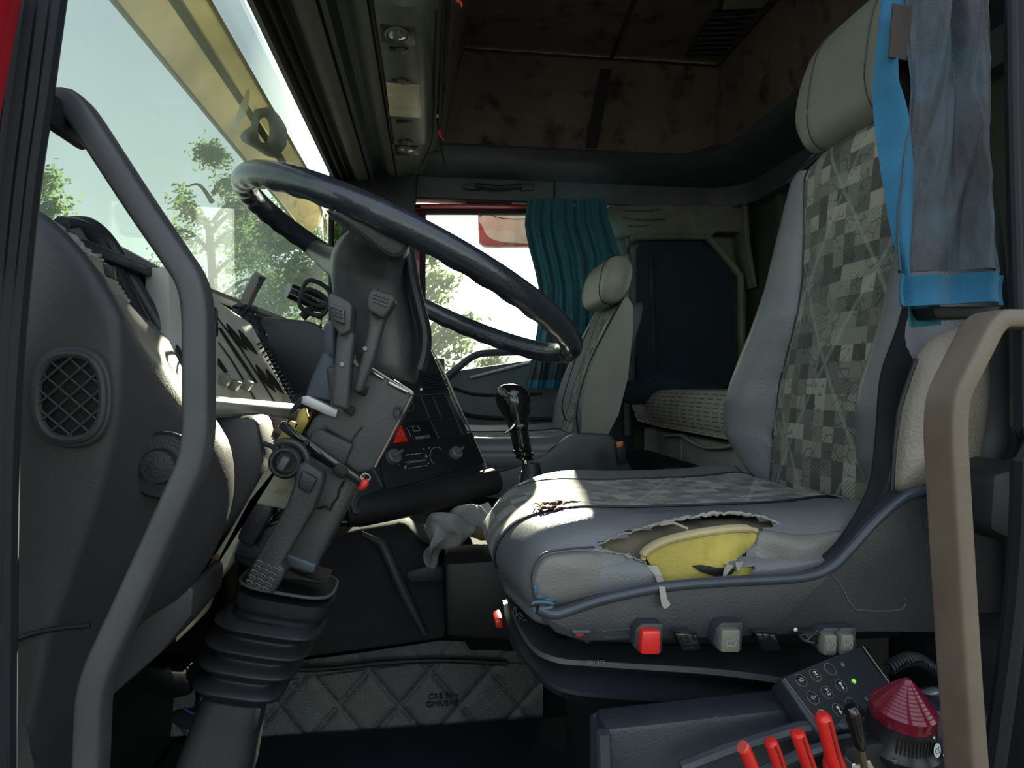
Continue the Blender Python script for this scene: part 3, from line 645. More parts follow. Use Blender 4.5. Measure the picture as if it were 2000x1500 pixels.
lens(m, (440, 632), (480, 684), 7); lens(m, (464, 644), (500, 692), 7); lens(m, (497, 712), (536, 766), 7); lens(m, (517, 720), (552, 770), 7)
flatI(m, [(424, 640), (428, 640), (462, 690), (500, 748), (496, 748), (458, 692)]); flatI(m, [(424, 700), (442, 727), (438, 728), (424, 712)])
m.build('gauge', M['black'], ip, smooth=False)
m = MB()
for k in range(14):
    t = k / 13; flatI(m, [(500 + 62 * t, 672 + 104 * t), (506 + 62 * t, 668 + 104 * t), (508 + 62 * t, 671 + 104 * t), (502 + 62 * t, 675 + 104 * t)], .0008, .0006)
for k in range(14):
    t = k / 13; flatI(m, [(508 + 62 * t, 670 + 104 * t), (514 + 62 * t, 668 + 104 * t), (516 + 62 * t, 671 + 104 * t), (510 + 62 * t, 673 + 104 * t)], .0008, .0006)
flatI(m, [(423, 622), (424, 620), (470, 680), (540, 790), (537, 790), (468, 682)], .001, .0006)
flatI(m, [(424, 668), (426, 668), (450, 700), (500, 782), (497, 782), (448, 702)], .001, .0006)
m.build('speaker_slot', M['dash2'], ip, smooth=False)
for (x, y) in ((432, 742), (450, 752), (474, 752)):
    m = MB(); m.box(onI(x, y, .006), (.012, .014, .014), Matrix.Rotation(radians(25), 3, 'Y'), .002); m.build('rocker_switch', M['greybtn'], ip)
m = MB(); m.tube([P(352, 792, Y=.75), P(425, 795, Y=.80), P(570, 803, Y=1.02)], [.013, .013, .012], 12); m.build('panel_rail', M['silver'], dash)
m = MB(); m.slab([(360, 808), (424, 812), (500, 814), (518, 900), (500, 960), (470, 1020), (430, 1060), (380, 1060)], .82, .90, .01, tr=.82); m.build('knee_pad', M['dash'], dash)
# cloth corrugated cable gaiter behind the column
m = MB()
for k in range(4): m.tube(cat([P(x, y + k * 7, Y=.93) for x, y in ((500, 822), (530, 818), (560, 824))], 4), .0045, 8)
m.build('cable_gaiter', mat('brown_corrugated_gaiter', (.16, .12, .10), .6), dash)
# star clip on the hood
m = MB(); c0 = P(323, 566, Y=.83)
for k in range(4):
    a = radians(20 + 90 * k); m.tube([c0, c0 + V((cos(a), 0, sin(a))) * .016], [.006, .002], 8)
st = m.build('spring_clip', mat('bronze_clip', (.3, .22, .18), .35, metal=.6), dash)
# far hood beside the column
m = MB(); m.slab([(498, 650), (506, 622), (520, 618), (600, 626), (624, 634), (640, 660), (668, 700), (640, 800), (590, 812), (575, 795), (540, 720)], 1.46, 1.60, .02, tr=1.46); m.build('far_hood', M['dash2'], dash)
# passenger side of the dashboard
m = MB(); m.box((-.26, 2.17, .68), (.26, .93, .38), bevel=.04); m.build('passenger_panel', M['dash2'], dash)
m = MB(); m.box((-.31, 1.45, .60), (.16, .5, .26), bevel=.03); m.build('centre_panel', M['dash2'], dash)
# cream steel frame of the dashboard under the knee pad
m = MB()
m.slab([(512, 925), (560, 880), (598, 900), (580, 1000), (492, 985), (466, 1055), (444, 1108), (398, 1165), (378, 1222), (338, 1260), (345, 1235), (388, 1150), (388, 1132), (452, 1030)], .80, .86, .004, tr=.80)
fs = m.build('steel_frame', M['cream'], dash)
m = MB(); m.puff([P(422 + 9 * cos(a), 1090 + 7 * sin(a), Y=.795) for a in [k * pi / 5 for k in range(10)]], .004, (0, -1, 0), wob=.001); m.build('rusty_bolt', mat('rust', (.14, .06, .03), .9), fs)
m = MB(); m.slab([(262, 1190), (300, 1185), (380, 1130), (392, 1140), (388, 1190), (330, 1260), (214, 1362), (216, 1280)], .70, .80, .01, tr=.72); m.build('lower_pad', M['dash'], dash)
# mounting cup behind the grab handle
m = MB(); m.lathe([(.030, 0), (.030, .004), (.027, .008), (.016, .009), (.014, .016), (0.0, .018)], P(322, 908, Y=.60) + V((0, .0, 0)), (0, -1, 0), 28, cap=True); m.build('handle_socket', M['dash2'], dash)
# ------------------------------------------------------------------ dash lever with cloth gaiter
lv = thing('parking_brake_lever', 'grey plastic lever with a crumpled black cloth gaiter on top of the instrument panel', 'lever', P(470, 650, Y=1.02))
m = MB(); m.tube(cat([P(*p, Y=1.02) for p in [(478, 602), (488, 575), (502, 548), (510, 536)]], 5), .0085, 12, flat=1.3, up=(0, 1, 0), power=3); m.build('lever_arm', mat('grey_brown_lever', (.14, .12, .11), .4), lv)
m = MB()
for k in range(6): m.box(P(507 + (k % 2) * 5, 542 + (k // 2) * 5 + (k % 2) * 2, Y=1.008), (.003, .004, .003), bevel=.0005)
m.build('grip_dot', M['black'], lv)
m = MB(); rnd = random.Random(4); axis = [P(484, 596, Y=1.02), P(474, 612, Y=1.02), P(468, 628, Y=1.02), P(464, 650, Y=1.02)]
rings = []
for i, (c, r) in enumerate(zip(cat(axis, 4), [.012, .013, .017, .014, .016, .020, .024, .026, .030, .034, .036, .038, .040])):
    ring = []
    for k in range(48):
        a = 2 * pi * k / 48; rr = r * (1 + .16 * sin(a * 11 + i * .7) + .08 * noise.noise(V((cos(a) * 2, sin(a) * 2, i * .5))))
        ring.append(c + V((cos(a) * rr, sin(a) * rr, 0)) + V((0, 0, -.3)) * cos(a) * rr * .8)
    rings.append(ring)
m.loft(rings); m.build('gaiter', M['dash2'], lv)
# camera gadget on the far dashboard
gd = thing('clamp_mount', 'black tubular clamp mount with loop brackets standing on the far dashboard', 'mount', P(620, 640, Y=1.2))
m = MB(); m.tube([P(566, 568, Y=1.18), P(640, 600, Y=1.2)], .014, 16); m.build('tube', M['gloss'], gd)
m = MB(); m.tube([P(562, 567, Y=1.178), P(566, 568, Y=1.18)], .0135, 16); m.build('end_cap', M['mark'], gd)
for off in ((0, 0), (-5, 18)):
    m = MB(); m.tube(cat([P(x + off[0], y + off[1], Y=1.15) for x, y in ((590, 575), (597, 552), (612, 548), (638, 562), (645, 580), (632, 598), (602, 590))], 5, True), .004, 8, closed=True, up=(0, 1, 0)); m.build('bracket', M['black'], gd)
m = MB(); m.tube([P(640, 602, Y=1.2), P(610, 600, Y=1.19), P(590, 620, Y=1.19)], .008, 8); m.tube([P(600, 612, Y=1.19), P(628, 622, Y=1.19), P(626, 640, Y=1.19)], .003, 8); m.build('stay', M['black'], gd)
# ------------------------------------------------------------------ dash-side grab handle
def handlebar(m, pts, w, d, n=24, pw=.5):
    pts = [V(p) for p in pts]; R = []
    for i, p in enumerate(pts):
        t = (pts[min(i + 1, len(pts) - 1)] - pts[max(i - 1, 0)]).normalized(); a = t.cross(V((0, 1, 0))).normalized(); b_ = a.cross(t).normalized()
        R.append([p + a * w / 2 * math.copysign(abs(cos(2 * pi * k / n)) ** pw, cos(2 * pi * k / n)) + b_ * d / 2 * math.copysign(abs(sin(2 * pi * k / n)) ** pw, sin(2 * pi * k / n)) for k in range(n)])
    m.loft(R)
def fillet(pts, r=.25, n=5):
    pts = [V(p) for p in pts]; out = [pts[0]]
    for a, b_, c in zip(pts, pts[1:], pts[2:]):
        p = b_.lerp(a, r); q = b_.lerp(c, r)
        for k in range(n + 1):
            t = k / n; out.append(p.lerp(b_, t).lerp(b_.lerp(q, t), t))
    return out + [pts[-1]]
gh = thing('grab_handle', 'long bent grey grab handle on the left, beside the windshield pillar and dashboard', 'handle', P(160, 1500, Y=.45), 'grab handles of the driver doorway')
m = MB(); handlebar(m, fillet([P(*p, Y=.455) for p in [(92, 205), (148, 205), (278, 405), (388, 565), (390, 880), (300, 1080), (185, 1330), (176, 1560)]], .22, 6), .0178, .022); m.build('grip', M['handle'], gh, ang=50)
m = MB(); m.slab([(70, 168), (98, 172), (96, 240), (66, 240)], .43, .48, .006); m.build('mount', M['seal'], gh)
gh2 = thing('grab_handle', 'bent taupe grab handle on the right, hanging below the blue curtain hem', 'handle', P(1890, 1500, Y=.45), 'grab handles of the driver doorway')
m = MB(); handlebar(m, fillet([P(*p, Y=.43) for p in [(2010, 625), (1925, 625), (1842, 790), (1872, 1300), (1893, 1580)]], .2, 6), .0142, .030, pw=.3); m.build('grip', M['handle2'], gh2, ang=50)
# ================================================================== steering wheel
WC = V((-.0225, .897, .8994)); WR = .240; wn = V((.43327, .03542, .90057)); wu = V((.90113, 0, -.43355)); wv = V((-.01536, .99937, -.03192))
sw = thing('steering_wheel', 'big grey-black steering wheel with worn shiny leather rim, tilted towards the driver seat', 'steering wheel', WC)
m = MB(); rings = []; NR = 160; NS = 20
for i in range(NR):
    a = 2 * pi * i / NR; c = WC + (wu * cos(a) + wv * sin(a)) * WR; rd = (wu * cos(a) + wv * sin(a)); ring = []
    for k in range(NS):
        q = 2 * pi * k / NS; under = max(0, -sin(q) * .7 - cos(q) * .5)
        r = .0146 + .0011 * under * sin(a * 40 + sin(q) * .8) 
        ring.append(c + rd * r * cos(q) + wn * r * 1.08 * sin(q))
    rings.append(ring)
m.loft(rings, loop=True); m.build('rim', M['wheel'], sw)
# near spoke shroud and hub
def hubring(z_px, xl, xr, y0, y1, n=32, pw=2.6, tilt=.16):
    L_ = P(xl, z_px, Y=(y0 + y1) / 2); R_ = P(xr, z_px, Y=(y0 + y1) / 2); c = (L_ + R_) / 2; hw = (R_.x - L_.x) / 2; c.y = (y0 + y1) / 2; hd = (y1 - y0) / 2; ring = []
    for k in range(n):
        a = 2 * pi * k / n; ca, sa = cos(a), sin(a); x = hw * math.copysign(abs(ca) ** (2 / pw), ca); y = hd * math.copysign(abs(sa) ** (2 / pw), sa)
        ring.append(V((c.x + x, c.y + y, c.z - x * tilt * 1.6 + (y if y > 0 else 0) * .12)))
    return ring
hr = [(428, 672, 786, .640, .70), (440, 684, 792, .650, .735), (458, 690, 797, .675, .78), (475, 686, 800, .70, .84), (492, 672, 802, .725, .90), (510, 660, 803, .745, .94), (530, 652, 804, .76, .96), (560, 650, 808, .775, .96), (600, 654, 818, .78, .96), (640, 662, 824, .785, .95), (680, 676, 822, .785, .94), (715, 688, 818, .785, .93), (738, 702, 812, .79, .92)]
m = MB(); m.loft([hubring(*h) for h in hr])
axis = [(738, 520, .86), (706, 526, .90), (674, 520, .95), (648, 508, 1.0), (622, 492, 1.045), (600, 474, 1.06), (584, 461, 1.04)]
rs = [.050, .040, .0275, .0200, .0165, .0155, .0155]
pts = cat([P(x, y, Y=Y) for x, y, Y in axis], 6); rr = [interp(i / (len(pts) - 1) * 6, list(enumerate(rs))) for i in range(len(pts))]
m.tube(pts, rr, 28)
b = m.bm; tmp = bpy.data.meshes.new('t'); b.to_mesh(tmp); tob = bpy.data.objects.new('t', tmp); C.objects.link(tob)
md = tob.modifiers.new('r', 'REMESH'); md.mode = 'VOXEL'; md.voxel_size = .0028; md2 = tob.modifiers.new('s', 'SMOOTH'); md2.iterations = 14; md2.factor = .6
bpy.context.view_layer.update(); me2 = bpy.data.meshes.new_from_object(tob.evaluated_get(bpy.context.evaluated_depsgraph_get())); bpy.data.objects.remove(tob)
m = MB(); m.bm.from_mesh(me2); m.build('hub', M['hub'], sw, ang=80)
m = MB(); m.slab([(632, 408), (672, 412), (740, 440), (798, 470), (797, 484), (782, 498), (766, 501), (750, 492), (684, 442), (655, 424)], .664, .70, .006, 3, tr=.664); m.build('spoke', mat('dark_spoke_pad', (.030, .031, .034), .5, bump=(420, .3)), sw)
m = MB(); c_ = cat([P(*p, Y=.66) for p in [(684, 443), (716, 466), (748, 490), (764, 500), (784, 497), (797, 482)]], 5); m.tube(c_, .0010, 6); m.build('spoke_seam', M['black'], sw)
m = MB(); ringj = []
m.tube([WC + (wu * cos(radians(a)) + wv * sin(radians(a))) * WR for a in (110, 116, 122, 128, 133)], [.0158] * 5, 20); m.build('spoke_sleeve', mat('smooth_blue_grey_plastic', (.085, .10, .125), .22, coat=.4), sw)
m = MB(); m.tube(cat([P(*p, Y=.79) for p in [(797, 492), (806, 545), (820, 605), (830, 650), (828, 690), (819, 722)]], 6), .008, 10, flat=1.5, up=(0, 1, 0)); m.build('hub_cover_edge', M['dash2'], sw)
# ================================================================== steering column
sc = thing('steering_column', 'grey plastic steering column with stalks, ribbed rubber boot and dark lower tube', 'steering column', P(440, 1500, Y=.86))
def part(pxs, Y0, Y1, name, mt, bevel=.004, par=None, seg=3, sm=0, lab=None, tr=None):
    m = MB(); m.slab(pxs, Y0, Y1, bevel, seg, sm, tr); return m.build(name, mt, par or sc, label=lab)
us = part([(640, 716), (700, 716), (722, 716), (806, 769), (800, 790), (768, 850), (730, 916), (700, 922), (672, 900), (690, 865), (640, 836), (614, 862), (600, 849), (620, 812), (650, 792)], .77, .92, 'upper_shroud', M['column'], .010, tr=.79)
m = MB(); m.tube([P(804, 774, Y=.772), P(732, 912, Y=.772)], .0012, 6); m.tube([P(724, 718, Y=.772), P(806, 770, Y=.772)], .0015, 6); m.build('shroud_lit_edge', mat('painted_lit_edge', (.55, .45, .35), .3, metal=.5), us)  # pale edge tubes paint in the lit edges of the shroud
m = MB(); m.tube(cat([P(778 + 7 * cos(a) , 806 + 11 * sin(a), Y=.767) for a in [k * pi / 5 for k in range(10)]], 2, True), .0014, 6, closed=True, up=(0, 1, 0)); m.build('key_hole_rim', M['columndark'], us)
m = MB(); m.tube([P(682, 868, Y=.768), P(696, 848, Y=.768), P(708, 834, Y=.768)], .0008, 5); m.build('crack', M['black'], us)
part([(608, 842), (628, 838), (690, 868), (672, 912), (640, 902), (598, 872)], .765, .85, 'cover_plate', M['columndark'], .003)
m = MB(); m.slab([(706, 728), (800, 766), (792, 778), (700, 742)], .80, .86, .002); m.build('gap_filler', M['black'], sc)
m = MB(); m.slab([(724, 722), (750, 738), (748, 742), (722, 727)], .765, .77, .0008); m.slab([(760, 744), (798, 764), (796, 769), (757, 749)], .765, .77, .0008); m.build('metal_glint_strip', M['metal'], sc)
# stalks
s1 = part([(664, 640), (690, 646), (692, 660), (686, 700), (678, 802), (646, 792), (652, 720), (657, 660)], .715, .745, 'stalk', M['column'], .004)
part([(641, 574), (650, 572), (684, 590), (688, 598), (684, 646), (664, 656), (646, 628), (640, 600)], .70, .745, 'stalk_head', M['column'], .006, s1)
m = MB(); m.slab([(642, 590), (672, 602), (674, 634), (648, 624)], .693, .70, .002); m.build('head_pad', M['hub'], s1)
m = MB()
for i in range(3):
    for j in range(3): m.box(P(649 + 8 * i + j, 600 + 7 * j + 3 * i, Y=.692), (.0032, .002, .0025), bevel=.0004)
m.build('grip_dots', M['columndark'], s1)
m = MB(); m.lathe([(.0028, 0), (.0022, .002), (.0001, .0026)], P(668, 712, Y=.714), (0, -1, 0), 12); m.build('pin', M['mark'], s1)
s2 = part([(722, 600), (746, 606), (752, 622), (730, 700), (704, 768), (690, 764), (700, 720), (716, 650)], .725, .752, 'stalk', M['column'], .004)
part([(722, 570), (730, 562), (770, 576), (772, 586), (756, 612), (746, 622), (718, 606), (718, 590)], .71, .75, 'stalk_head', M['column'], .006, s2)
m = MB()
for i in range(4):
    for j in range(3): m.box(P(732 + 8 * i - 2 * j, 574 + 7 * j + 3 * i, Y=.709), (.0038, .002, .0022), bevel=.0004)
m.build('grip_dots', M['hub'], s2)
m = MB(); m.lathe([(.0028, 0), (.0022, .002), (.0001, .0026)], P(713, 681, Y=.724), (0, -1, 0), 12); m.build('pin', M['mark'], s2)
for q in ([(690, 762), (700, 752), (720, 756), (714, 774)], [(668, 800), (682, 790), (694, 800), (686, 814)]):
    part(q, .762, .785, 'stalk_slot', M['black'], .001)
part([(632, 634), (652, 620), (655, 700), (648, 706), (630, 692)], .79, .86, 'switch_block', M['bluegrey'], .006, tr=.79)
part([(630, 690), (640, 688), (655, 700), (652, 786), (596, 772), (606, 742)], .78, .86, 'switch_block', M['bluegrey'], .006, tr=.78)
part([(590, 774), (600, 772), (660, 800), (656, 816), (640, 812), (588, 788)], .765, .80, 'metal_plate', M['silver'], .001)
part([(566, 822), (584, 828), (560, 868), (538, 862)], .80, .81, 'yellow_bracket', M['brass'], .001); part([(584, 800), (596, 796), (604, 822), (588, 850), (572, 842)], .80, .81, 'yellow_bracket', M['brass'], .001)
m = MB()
for k in range(4): m.tube(cat([P(566 + 4 * k, 808 - 3 * k, Y=.80), P(590 + 6 * k, 778, Y=.805), P(610 + 4 * k, 800 + 6 * k, Y=.81), P(600 + 5 * k, 840, Y=.82)], 6), .0018, 6)
m.build('wires', M['black'], sc)
part([(560, 820), (660, 790), (640, 890), (600, 900), (560, 880)], .84, .90, 'inner_housing', M['black'], .004)
m = MB(); m.bar(P(548, 828, Y=.76), P(708, 944, Y=.755), .010, .010, up=(0, 1, 0), bevel=.002); m.build('clamp_bar', M['gloss'], sc)
m = MB(); m.box(P(596, 868, Y=.752), (.006, .006, .01), Matrix.Rotation(radians(36), 3, 'Y'), .001); m.box(P(664, 920, Y=.75), (.016, .006, .013), Matrix.Rotation(radians(36), 3, 'Y'), .002); m.build('clamp_clip', M['black'], sc)
# lower shroud with the torn edge
ls = part([(598, 878), (640, 900), (672, 922), (702, 934), (690, 965), (610, 1122), (548, 1104), (556, 1000)], .77, .90, 'lower_shroud', M['column'], .009, tr=.78)
part([(604, 890), (676, 930), (668, 955), (646, 998), (638, 988), (610, 992), (590, 980)], .764, .80, 'broken_plate', M['column'], .001, ls)
m = MB(); m.tube([P(*p, Y=.7625) for p in [(672, 940), (662, 958), (660, 972), (650, 984), (645, 998), (637, 988), (628, 993), (608, 993)]], .0011, 5); m.build('crack', M['black'], ls)
part([(552, 1078), (562, 1082), (618, 1102), (612, 1122), (552, 1104)], .762, .80, 'shroud_lip', M['bluegrey'], .004, ls)
# big adjustment lever
lv = part([(582, 908), (598, 902), (631, 924), (630, 944), (612, 998), (548, 1104), (557, 1112), (553, 1128), (531, 1164), (483, 1142), (481, 1130), (492, 1104), (560, 985), (572, 950)], .705, .735, 'adjustment_lever', M['columndark'], .006)
part([(588, 920), (596, 922), (620, 936), (604, 966), (580, 952)], .698, .706, 'lever_button', M['dash2'], .003, lv)
m = MB()
for i in range(3):
    for j in range(5):
        x = 508 + 15.5 * i - 5 * j; y = 1099 + 7 * i + 9.5 * j
        m.tube(cat([P(x + 6 * math.copysign(abs(cos(a)) ** .6, cos(a)) + 1.2 * sin(a), y + 4 * sin(a) + 3 * cos(a), Y=.7045) for a in [k * pi / 6 for k in range(12)]], 1, True), .0009, 5, closed=True, up=(0, 1, 0))
m.build('grip_pattern', M['hub'], lv)
# ignition lock
ig = MB(); O = P(556, 904, Y=.735); ig.lathe([(.017, .06), (.0185, .02), (.0185, .004), (.016, 0), (.0135, 0), (.0125, .003), (.0125, .012), (0, .012)], O, (0, 1, 0), 28); ig = ig.build('ignition_lock', M['columndark'], sc)
m = MB(); m.box(O + V((0, -.004, 0)), (.009, .012, .016), Matrix.Rotation(radians(30), 3, 'Y'), .0025); m.build('key_barrel', mat('brown_grey_barrel', (.12, .10, .095), .5), ig)
m = MB(); m.tube(cat([O + V((.0235 * cos(a), .004, .0235 * sin(a))) for a in [radians(-60 + 20 * k) for k in range(10)]], 2), .004, 8, up=(0, 1, 0)); m.build('lock_collar', M['columndark'], ig)
m = MB(); m.tube([P(515, 866, Y=.76), P(532, 872, Y=.755), P(540, 882, Y=.75)], .003, 8); m.build('lock_arm', M['columndark'], ig)
# left switch box below the lock
part([(490, 976), (536, 990), (530, 1010), (490, 1072), (460, 1052)], .80, .86, 'relay_box', M['dash2'], .004, tr=.80)
part([(512, 960), (528, 948), (566, 956), (562, 980), (540, 990), (508, 978)], .82, .86, 'relay_opening', M['black'], .006)
part([(458, 1050), (500, 1064), (512, 1030), (545, 1020), (520, 1090), (494, 1096), (450, 1086)], .81, .87, 'relay_base', M['dash2'], .005)
part([(456, 1074), (540, 1100), (590, 1125), (640, 1140), (600, 1140), (520, 1130), (450, 1090)], .82, .88, 'bracket_foot', M['black'], .004)
# rubber boot: open collar, five bellows, then the sleeve down to the floor
def boxring(cx, cy, hw, hd, Yc=.86, slope=.22, n=28, pw=3.6):
    c = P(cx, cy, Y=Yc); s = Yc / F; ring = []
    for k in range(n):
        a = 2 * pi * k / n; ca, sa = cos(a), sin(a); x = hw * s * math.copysign(abs(ca) ** (2 / pw), ca); y = hd * math.copysign(abs(sa) ** (2 / pw), sa)
        ring.append(V((c.x + x, c.y + y, c.z - x * slope)))
    return ring
def smrings(R_): return [list(x) for x in zip(*[cat(list(c), 3) for c in zip(*R_)])]
m = MB(); bl = [(568, 1136, 82, .052), (566, 1150, 84, .054), (560, 1176, 82, .052), (558, 1182, 76, .048), (550, 1196, 76, .048)]
rows = bl + [(542, 1190, 78, .050), (538, 1202, 92, .060), (535, 1208, 93, .061), (528, 1222, 72, .046), (524, 1230, 70, .045), (518, 1241, 90, .059), (515, 1247, 90, .059), (507, 1262, 68, .044), (503, 1269, 66, .043), (498, 1280, 84, .055), (495, 1287, 84, .055), (487, 1302, 62, .041), (483, 1309, 60, .040), (478, 1321, 78, .052), (475, 1329, 78, .052), (468, 1346, 58, .039), (466, 1352, 56, .038)]
m.loft(smrings([boxring(*r) for r in rows[1:]])); bt = m.build('bellows_boot', M['rubber'], sc, ang=60)
m = MB(); rr_ = boxring(568, 1134, 82, .052); m.tube(rr_, .0022, 8, closed=True); m.build('boot_lip', mat('worn_rubber_edge', (.10, .10, .095), .5), bt)
m = MB(); m.loft([boxring(568, 1137, 76, .047), boxring(568, 1133, 79, .049)]); m.build('boot_inside', M['black'], bt)
m = MB(); m.loft([boxring(*r) for r in [(466, 1348, 50, .036), (462, 1362, 54, .037), (452, 1390, 56, .038), (428, 1480, 64, .044), (400, 1590, 68, .046)]]); m.build('lower_tube', M['columndark'], sc, ang=60)
m = MB(); m.slab([(478, 1378), (512, 1384), (504, 1420), (470, 1470), (476, 1420)], .83, .84, .003); m.build('tube_seam', M['dash2'], sc)
m = MB(); m.lathe([(.008, 0), (.008, .012), (.005, .014), (0, .014)], P(524, 1362, Y=.84), (1, 0, .3), 12); m.build('tube_bolt', M['rubber'], sc)
# key ring with the red tag
kr = thing('key_fob', 'small red tag on a wire ring, hanging at the end of the column clamp bar', 'key fob', P(710, 950, Y=.75))
m = MB(); m.tube(cat([P(714 + 9 * cos(a), 932 + 7 * sin(a), Y=.748) for a in [k * pi / 5 for k in range(10)]], 2, True), .0011, 6, closed=True, up=(0, 1, 0)); m.build('ring', M['chrome'], kr)
m = MB(); m.puff(cat([P(*p, Y=.748) for p in [(706, 938), (720, 936), (718, 950), (708, 958), (700, 956)]], 3, True), .004, (0, -1, 0), 4, 1); m.build('tag', M['redp'], kr)
# ================================================================== pedal in the footwell
pd = thing('brake_pedal', 'black pedal assembly in the dark footwell left of the column boot', 'pedal', P(350, 1400, Y=1.15))
m = MB(); m.slab([(285, 1300), (366, 1306), (374, 1360), (320, 1372), (280, 1350)], 1.10, 1.16, .008); m.build('pedal_box', M['gloss'], pd)
m = MB(); m.tube([P(378, 1300, Y=1.12), P(392, 1340, Y=1.12), P(380, 1400, Y=1.12)], .010, 8); m.tube([P(396, 1328, Y=1.1), P(402, 1350, Y=1.1)], .004, 8); m.build('pedal_arm', M['gloss'], pd)
m = MB(); m.puff(cat([P(*p, Y=1.12) for p in [(330, 1395), (370, 1385), (410, 1392), (400, 1416), (360, 1420)]], 3, True), .02, (0, -1, 0), 4, 1); m.build('pedal_pad', M['carpet'], pd)
m = MB(); m.tube(cat([P(*p, Y=1.095) for p in [(358, 1382), (372, 1392), (392, 1398)]], 3), .002, 6); m.build('blue_trim', M['bluepipe'], pd)
# ================================================================== engine tunnel
tn = thing('engine_tunnel_cover', 'dark plastic engine tunnel cover in the middle of the cab floor', 'engine cover', (.25, 1.75, 0))
m = MB(); m.prism([V((-.43, 1.46, .135)), V((-.43, 1.52, .43)), V((-.10, 1.50, .43)), V((.02, 1.30, .405)), V((.60, 1.30, .405)), V((.60, 1.44, .10)), V((.0, 1.46, .10))], (0, .44, 0), .012)
b0 = m.build('cover', mat('dull_black_tunnel_plastic', (.010, .010, .012), .9, spec=.15), tn)
m = MB(); m.slab([(868, 1100), (1010, 1092), (1100, 1092), (1100, 1262), (872, 1246)], 1.20, 1.34, .012); m.build('box', mat('very_dark_plastic', (.012, .013, .016), .5), tn)
m = MB(); m.slab([(640, 1050), (700, 1035), (790, 1020), (830, 1060), (868, 1104), (872, 1248), (780, 1262), (560, 1292), (470, 1292), (500, 1150)], 1.40, 1.50, .012); m.build('side_skin', mat('tunnel_plastic', (.028, .030, .036), .85, bump=(300, .2), spec=.2, stain_or_sheen=(16, .62, .8, (.07, .07, .075))), tn)
m = MB(); m.tube([P(706, 1042, Y=1.40), P(745, 1060, Y=1.395), P(790, 1160, Y=1.385), P(830, 1240, Y=1.385)], [.006, .012, .012, .006], 10); m.slab([(790, 1118), (836, 1104), (868, 1106), (868, 1136), (800, 1140)], 1.38, 1.42, .008); m.build('moulded_rib', mat('tunnel_plastic_light', (.045, .047, .055), .5), tn)
m = MB(); m.prism([P(880, 1012, Y=1.38), P(955, 985, Y=1.40), P(968, 1008, Y=1.36), P(960, 965, Y=1.42), P(972, 1010, Y=1.36)][:3], (0, .01, .004), .001); m.build('bright_corner', mat('pale_grey_corner', (.4, .4, .38), .6), tn)  # small pale triangle on the tunnel cover
# quilted mat on the tunnel side
qm = MB(); QY = 1.40
def qf(u, v):
    x = 300 + 760 * u; yt = interp(x, [(300, 1285), (560, 1292), (700, 1275), (860, 1250), (1060, 1262)]); yb = interp(x, [(300, 1436), (500, 1437), (560, 1446), (640, 1442), (720, 1432), (860, 1428), (960, 1440), (1060, 1446)])
    y = yt + (yb - yt) * v; p = P(x, y, Y=QY + .04 * (1 - v))
    s = .006; d1 = abs(((x + y * .88) / 118.0 + .12) % 1 - .5) * 2; d2 = abs(((x - y * .86) / 118.0 + .42) % 1 - .5) * 2
    d = min(1 - d1, 1 - d2); b_ = 1 - math.exp(-d * 9); p.y -= s * b_ * (1 if y > yt + 34 else .3) + .004 * noise.noise(p * 9)
    return p
qm.grid(qf, 220, 60, thick=0); q = qm.build('quilted_mat', M['quilt']); tag(q, 'grey diamond-quilted leather mat with blue piping on the engine tunnel side', 'mat')
m = MB()
for k in range(-16, 22):
    for sg in (1, -1):
        pts = []
        for i in range(0, 47):
            y = 1296 + (1436 - 1296) * i / 46
            x = ((k - .12 + .5) * 118.0 - y * .88) if sg > 0 else ((k - .42 + .5) * 118.0 + y * .86)
            if 470 < x < 1055: pts.append((x, y))
        for i in range(0, len(pts) - 1, 2):
            a, c = pts[i], pts[i + 1]
            for off in (-2.2, 2.2): m.tube([P(a[0] + off, a[1], Y=QY + .030 - .03 * (a[1] - 1285) / 150 - .002), P(c[0] + off, c[1], Y=QY + .030 - .03 * (c[1] - 1285) / 150 - .002)], .0008, 4)
th_ = m.build('stitching', M['thread'], q); th_['kind'] = 'stuff'
m = MB(); m.tube(cat([P(*p, Y=QY + .005) for p in [(500, 1437), (540, 1446), (600, 1446), (640, 1440), (720, 1428), (820, 1424), (860, 1426), (960, 1440), (1055, 1447)]], 5), .0042, 8); m.build('piping', M['bluepipe'], q)
m = MB(); m.tube(cat([P(*p, Y=QY + .012) for p in [(380, 1303), (545, 1307), (640, 1306), (760, 1294), (870, 1290), (990, 1296)]], 6), .006, 8); m.build('black_cord', M['black'], q)
m = MB()
O1 = P(866, 1360, Y=1.406); O2 = P(864, 1375, Y=1.402)
m.text('C&B Edw', O1, (1, 0, 0), (0, 0, 1), .017, .0012); m.text('GMR/SHB', O2, (1, 0, 0), (0, 0, 1), .017, .0012)
m.build('worn_print', M['blackprint'], q, smooth=False)
# dark floor mat in front
m = MB(); m.box((-.02, 1.18, .008), (1.0, .42, .016), bevel=.005); fm = m.build('floor_mat', mat('navy_floor_mat', (.012, .017, .028), .8, bump=(300, .5))); tag(fm, 'dark navy rubber floor mat below the quilted tunnel mat', 'floor mat')
m = MB(); m.tube([P(640, 1494, Y=1.30), P(830, 1490, Y=1.30)], .003, 6); m.build('ribbed_edge', M['rubber'], fm)
